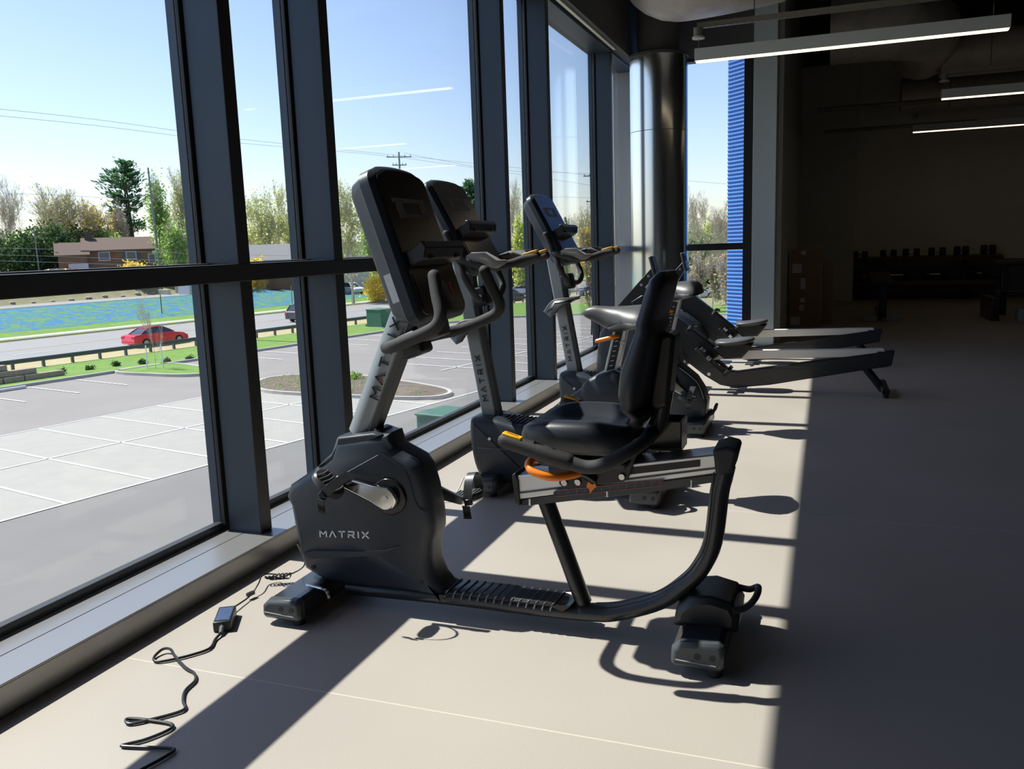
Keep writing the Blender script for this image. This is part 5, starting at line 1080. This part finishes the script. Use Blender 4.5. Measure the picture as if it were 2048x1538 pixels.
house('brick and pale commercial building between the middle mullions', 985, 1062, 128, 515, 522, M_groof, mat('pale_render', (.42,.40,.37), .8), wins=((4.2,1.5,z(560,128,1030),z(548,128,1030),None),), depth=8)
house('reddish house behind the yellow shrub by the first mullion', 352, 392, 135, 470, 482, M_roof, M_brick, depth=6)
def util_box(px, py, s, label, m=None, zz=GZ, name='utility_box'):
    g = W(px, py, Z=zz); o = thing(name, label, 'utility box', g); bm = NB(); R = Matrix.Rotation(-radians(13), 3, 'Z')
    box(bm, g+V((0,0,s[2]/2+.1)), s, R); b = finish('cabinet', bm, m or mat('transformer_green', (.04,.13,.09), .5), o, bevel=.04)
    bm = NB(); box(bm, g+V((0,0,.05)), (s[0]+.4, s[1]+.4, .12), R); finish('pad', bm, M_conc, o)
    bm = NB(); box(bm, g+V((0,0,s[2]+.1)), (s[0]+.08, s[1]+.08, .08), R); finish('lid', bm, m or MATS['transformer_green'], b, bevel=.02)
util_box(762, 655, (1.7,1.7,1.5), 'green transformer box beyond the guard rail lawn, left of the bike mast')
g = W(893, 866, Z=GZ); util_box(897, 884, (1.5,1.5,.95), 'green transformer box close to the building, just over the sill')
hl = ground_hit(302, 96)
for px, py, s, m, lab in ((305, 590, (1.3,1.3,1.3), None, 'small green cabinet at the top edge of the blue green field'), (330, 592, (1.6,.5,.7), mat('beige_box', (.5,.46,.35), .6), 'low beige cabinet at the top edge of the field'), (378, 590, (1.8,1.8,1.9), M_trim, 'pale grey cabinet at the top edge of the field by the first mullion')):
    P = ray(px, py); t = (CAMZ+3.5)/-P.z; g = V((0,0,CAMZ))+P*t; g.z = hz(g.x*.974-g.y*.225, g.x*.225+g.y*.974); o = thing('utility_box', lab, 'utility box', g); bm = NB(); box(bm, g+V((0,0,s[2]/2)), s); finish('cabinet', bm, m or MATS['transformer_green'], o, bevel=.04)
# driveway and rocks in the far middle
p0 = W(706, 577, Z=-3.9); aa = p0.x*.974-p0.y*.225; bb = p0.x*.225+p0.y*.974
grid_patch('floor_driveway', -98.4, -94.3, -40, 120, 4, 60, M_road, .07)
hit = None
for k in range(400):
    P = V((0,0,CAMZ))+ray(704, 577)*(40+k*.5); a = P.x*.974-P.y*.225; b = P.x*.225+P.y*.974
    if a < -80 and P.z < hz(a): hit = (a, b); break
if hit: car('white suv driving on the side street beside the recumbent console', hit[0], hit[1], radians(-30), (.62,.64,.68), 'suv')
rng = random.Random(3)
for i in range(26):
    a, b = -99.0+rng.uniform(-.2,.2), 38+i*2.2; r_ = rng.uniform(.25,.5); g = AB(a, b, hz(a, b)); bm = NB(); bmesh.ops.create_icosphere(bm, subdivisions=1, radius=r_); 
    for v in bm.verts: v.co = V((v.co.x*rng.uniform(.8,1.2), v.co.y*rng.uniform(.8,1.2), v.co.z*.6))+g
    tag(finish('boulder', bm, mat('boulder_grey', (.28,.25,.22), .9, var=.2), smooth=0), 'grey boulder in the row along the top of the blue green field', 'rock', 'boulders along the top of the field')
for px, d, col, lab in ((1045,118,(.55,.58,.62),'pale parked car by the commercial building'), (1188,110,(.25,.25,.5),'purple grey parked car behind the leaning tree'), (1432,104,(.6,.62,.64),'white parked car behind the corner window thickets'), (1396,100,(.45,.47,.5),'silver parked car low behind the steel column edge'), (106,121.5,(.5,.55,.62),'pale blue parked car left of the brick garage'), (122,121.5,(.6,.5,.05),'yellow parked car at the brick garage'), (142,121,(.6,.12,.10),'faded red parked car in front of the brick garage')):
    g = ground_hit(px, d); car(lab, g.x*.974-g.y*.225, g.x*.225+g.y*.974, radians(20), col, L=4.2)
# poles and wires
M_pole = mat('pole_grey_green', (.20,.24,.22), .8); M_wire = mat('wire', (.25,.27,.30), .6)
def pole(px, dist, py, r, arms, label, lean=0):
    g = ground_hit(px, dist); zt = top_z(px, py, dist); o = thing('utility_pole', label, 'utility pole', g, 'utility poles along the road'); t = V((g.x+lean, g.y, zt))
    bm = NB(); cyl(bm, g-V((0,0,.3)), t, r, r*.6, seg=10); finish('pole', bm, M_pole, o); d = V((.225,.974,0)); sd = V((.85,.5,0)).normalized(); outp = []
    for dz, L in arms:
        c = V((g.x, g.y, zt-dz))+V((lean,0,0))*((zt-dz-g.z)/(zt-g.z)); bm = NB(); tube(bm, [c-sd*L, c+sd*L], .07, k=1, seg=6); a = finish('cross_arm', bm, M_pole, o)
        bm = NB()
        for q in (-.9, -.45, .45, .9): p = c+sd*L*q; cyl(bm, p, p+V((0,0,.25)), .04, seg=6)
        finish('insulators', bm, M_dgrey, a); outp.append(c)
    return t, outp
P1, _ = pole(316, 121, 335, .17, ((2.2,.5),(3.6,.5)), 'tall grey green utility pole in front of the light green tree', lean=-.3)
P2, a2 = pole(808, 112, 304, .18, ((.6,1.6),(1.6,.9)), 'utility pole with a cross arm above the nearest console')
P3, a3 = pole(362, 122, 458, .12, ((.5,1.2),(2.4,.9)), 'short utility pole beside the first mullion')
P4, a4 = pole(1192, 105, 345, .14, ((.4,1.4),(3.4,1.1)), 'utility pole at the fifth mullion with two cross arms')
P5, a5 = pole(73, 124, 452, .10, (), 'short dark post in the hedge at the left')
def wire(pts, label):
    P = [V(p) for p in pts]; bm = NB(); tube(bm, P, .016, k=4, seg=4); tag(finish('power_line', bm, M_wire), label, 'power line', 'power lines crossing the sky')
def wpt(px, py, d):
    r = ray(px, py); h = sqrt(r.x**2+r.y**2); return V((0,0,CAMZ))+r*(d/h)
for k, (pts, lab) in enumerate(((((-60,212,80),(200,240,86),(480,278,98),(808,312,112),(1192,352,120)),'uppermost power line crossing the sky'),
    (((-60,226,80),(200,252,86),(480,286,98),(808,316,112),(1192,372,120)),'second highest power line crossing the sky'),
    (((808,306,112),(1000,340,118),(1192,348,122),(1480,370,130)),'power line running right from the cross arm pole'),
    (((-60,384,90),(150,392,92),(316,402,121),(600,412,110),(808,360,112)),'thin power line passing in front of the big pine'),
    (((-60,494,96),(150,500,98),(362,506,100),(600,512,112),(760,512,118)),'lower power line crossing in front of the brick house roof'),
    (((-60,508,96),(150,514,98),(362,522,100),(600,524,112),(760,522,118)),'power line crossing the brick house windows'),
    (((-60,520,96),(150,526,98),(362,532,100),(600,530,112),(760,530,118)),'lowest power line crossing the brick house garage'),
    (((980,398,118),(1192,396,120),(1480,430,126)),'power line behind the far console'),
    (((980,500,118),(1060,498,120),(1192,506,124)),'low power line right of the middle handlebar'))):
    wire([wpt(*p) for p in pts], lab)
for px, py, h, m, lab in ((325,636,2.6,M_dgrey,'dark sign post standing in the blue green field'), (585,612,2.6,M_pole,'green sign post at the field edge near the second mullion')):
    g = W(px, py, Z=GZ); o = thing('sign_post', lab, 'sign post', g, 'sign posts by the road'); bm = NB(); cyl(bm, g, g+V((0,0,h)), .05, seg=8); finish('post', bm, m, o)
    bm = NB(); box(bm, g+V((.2,0,.9)), (.25,.05,.5)); finish('sign_plate', bm, M_paint, o)
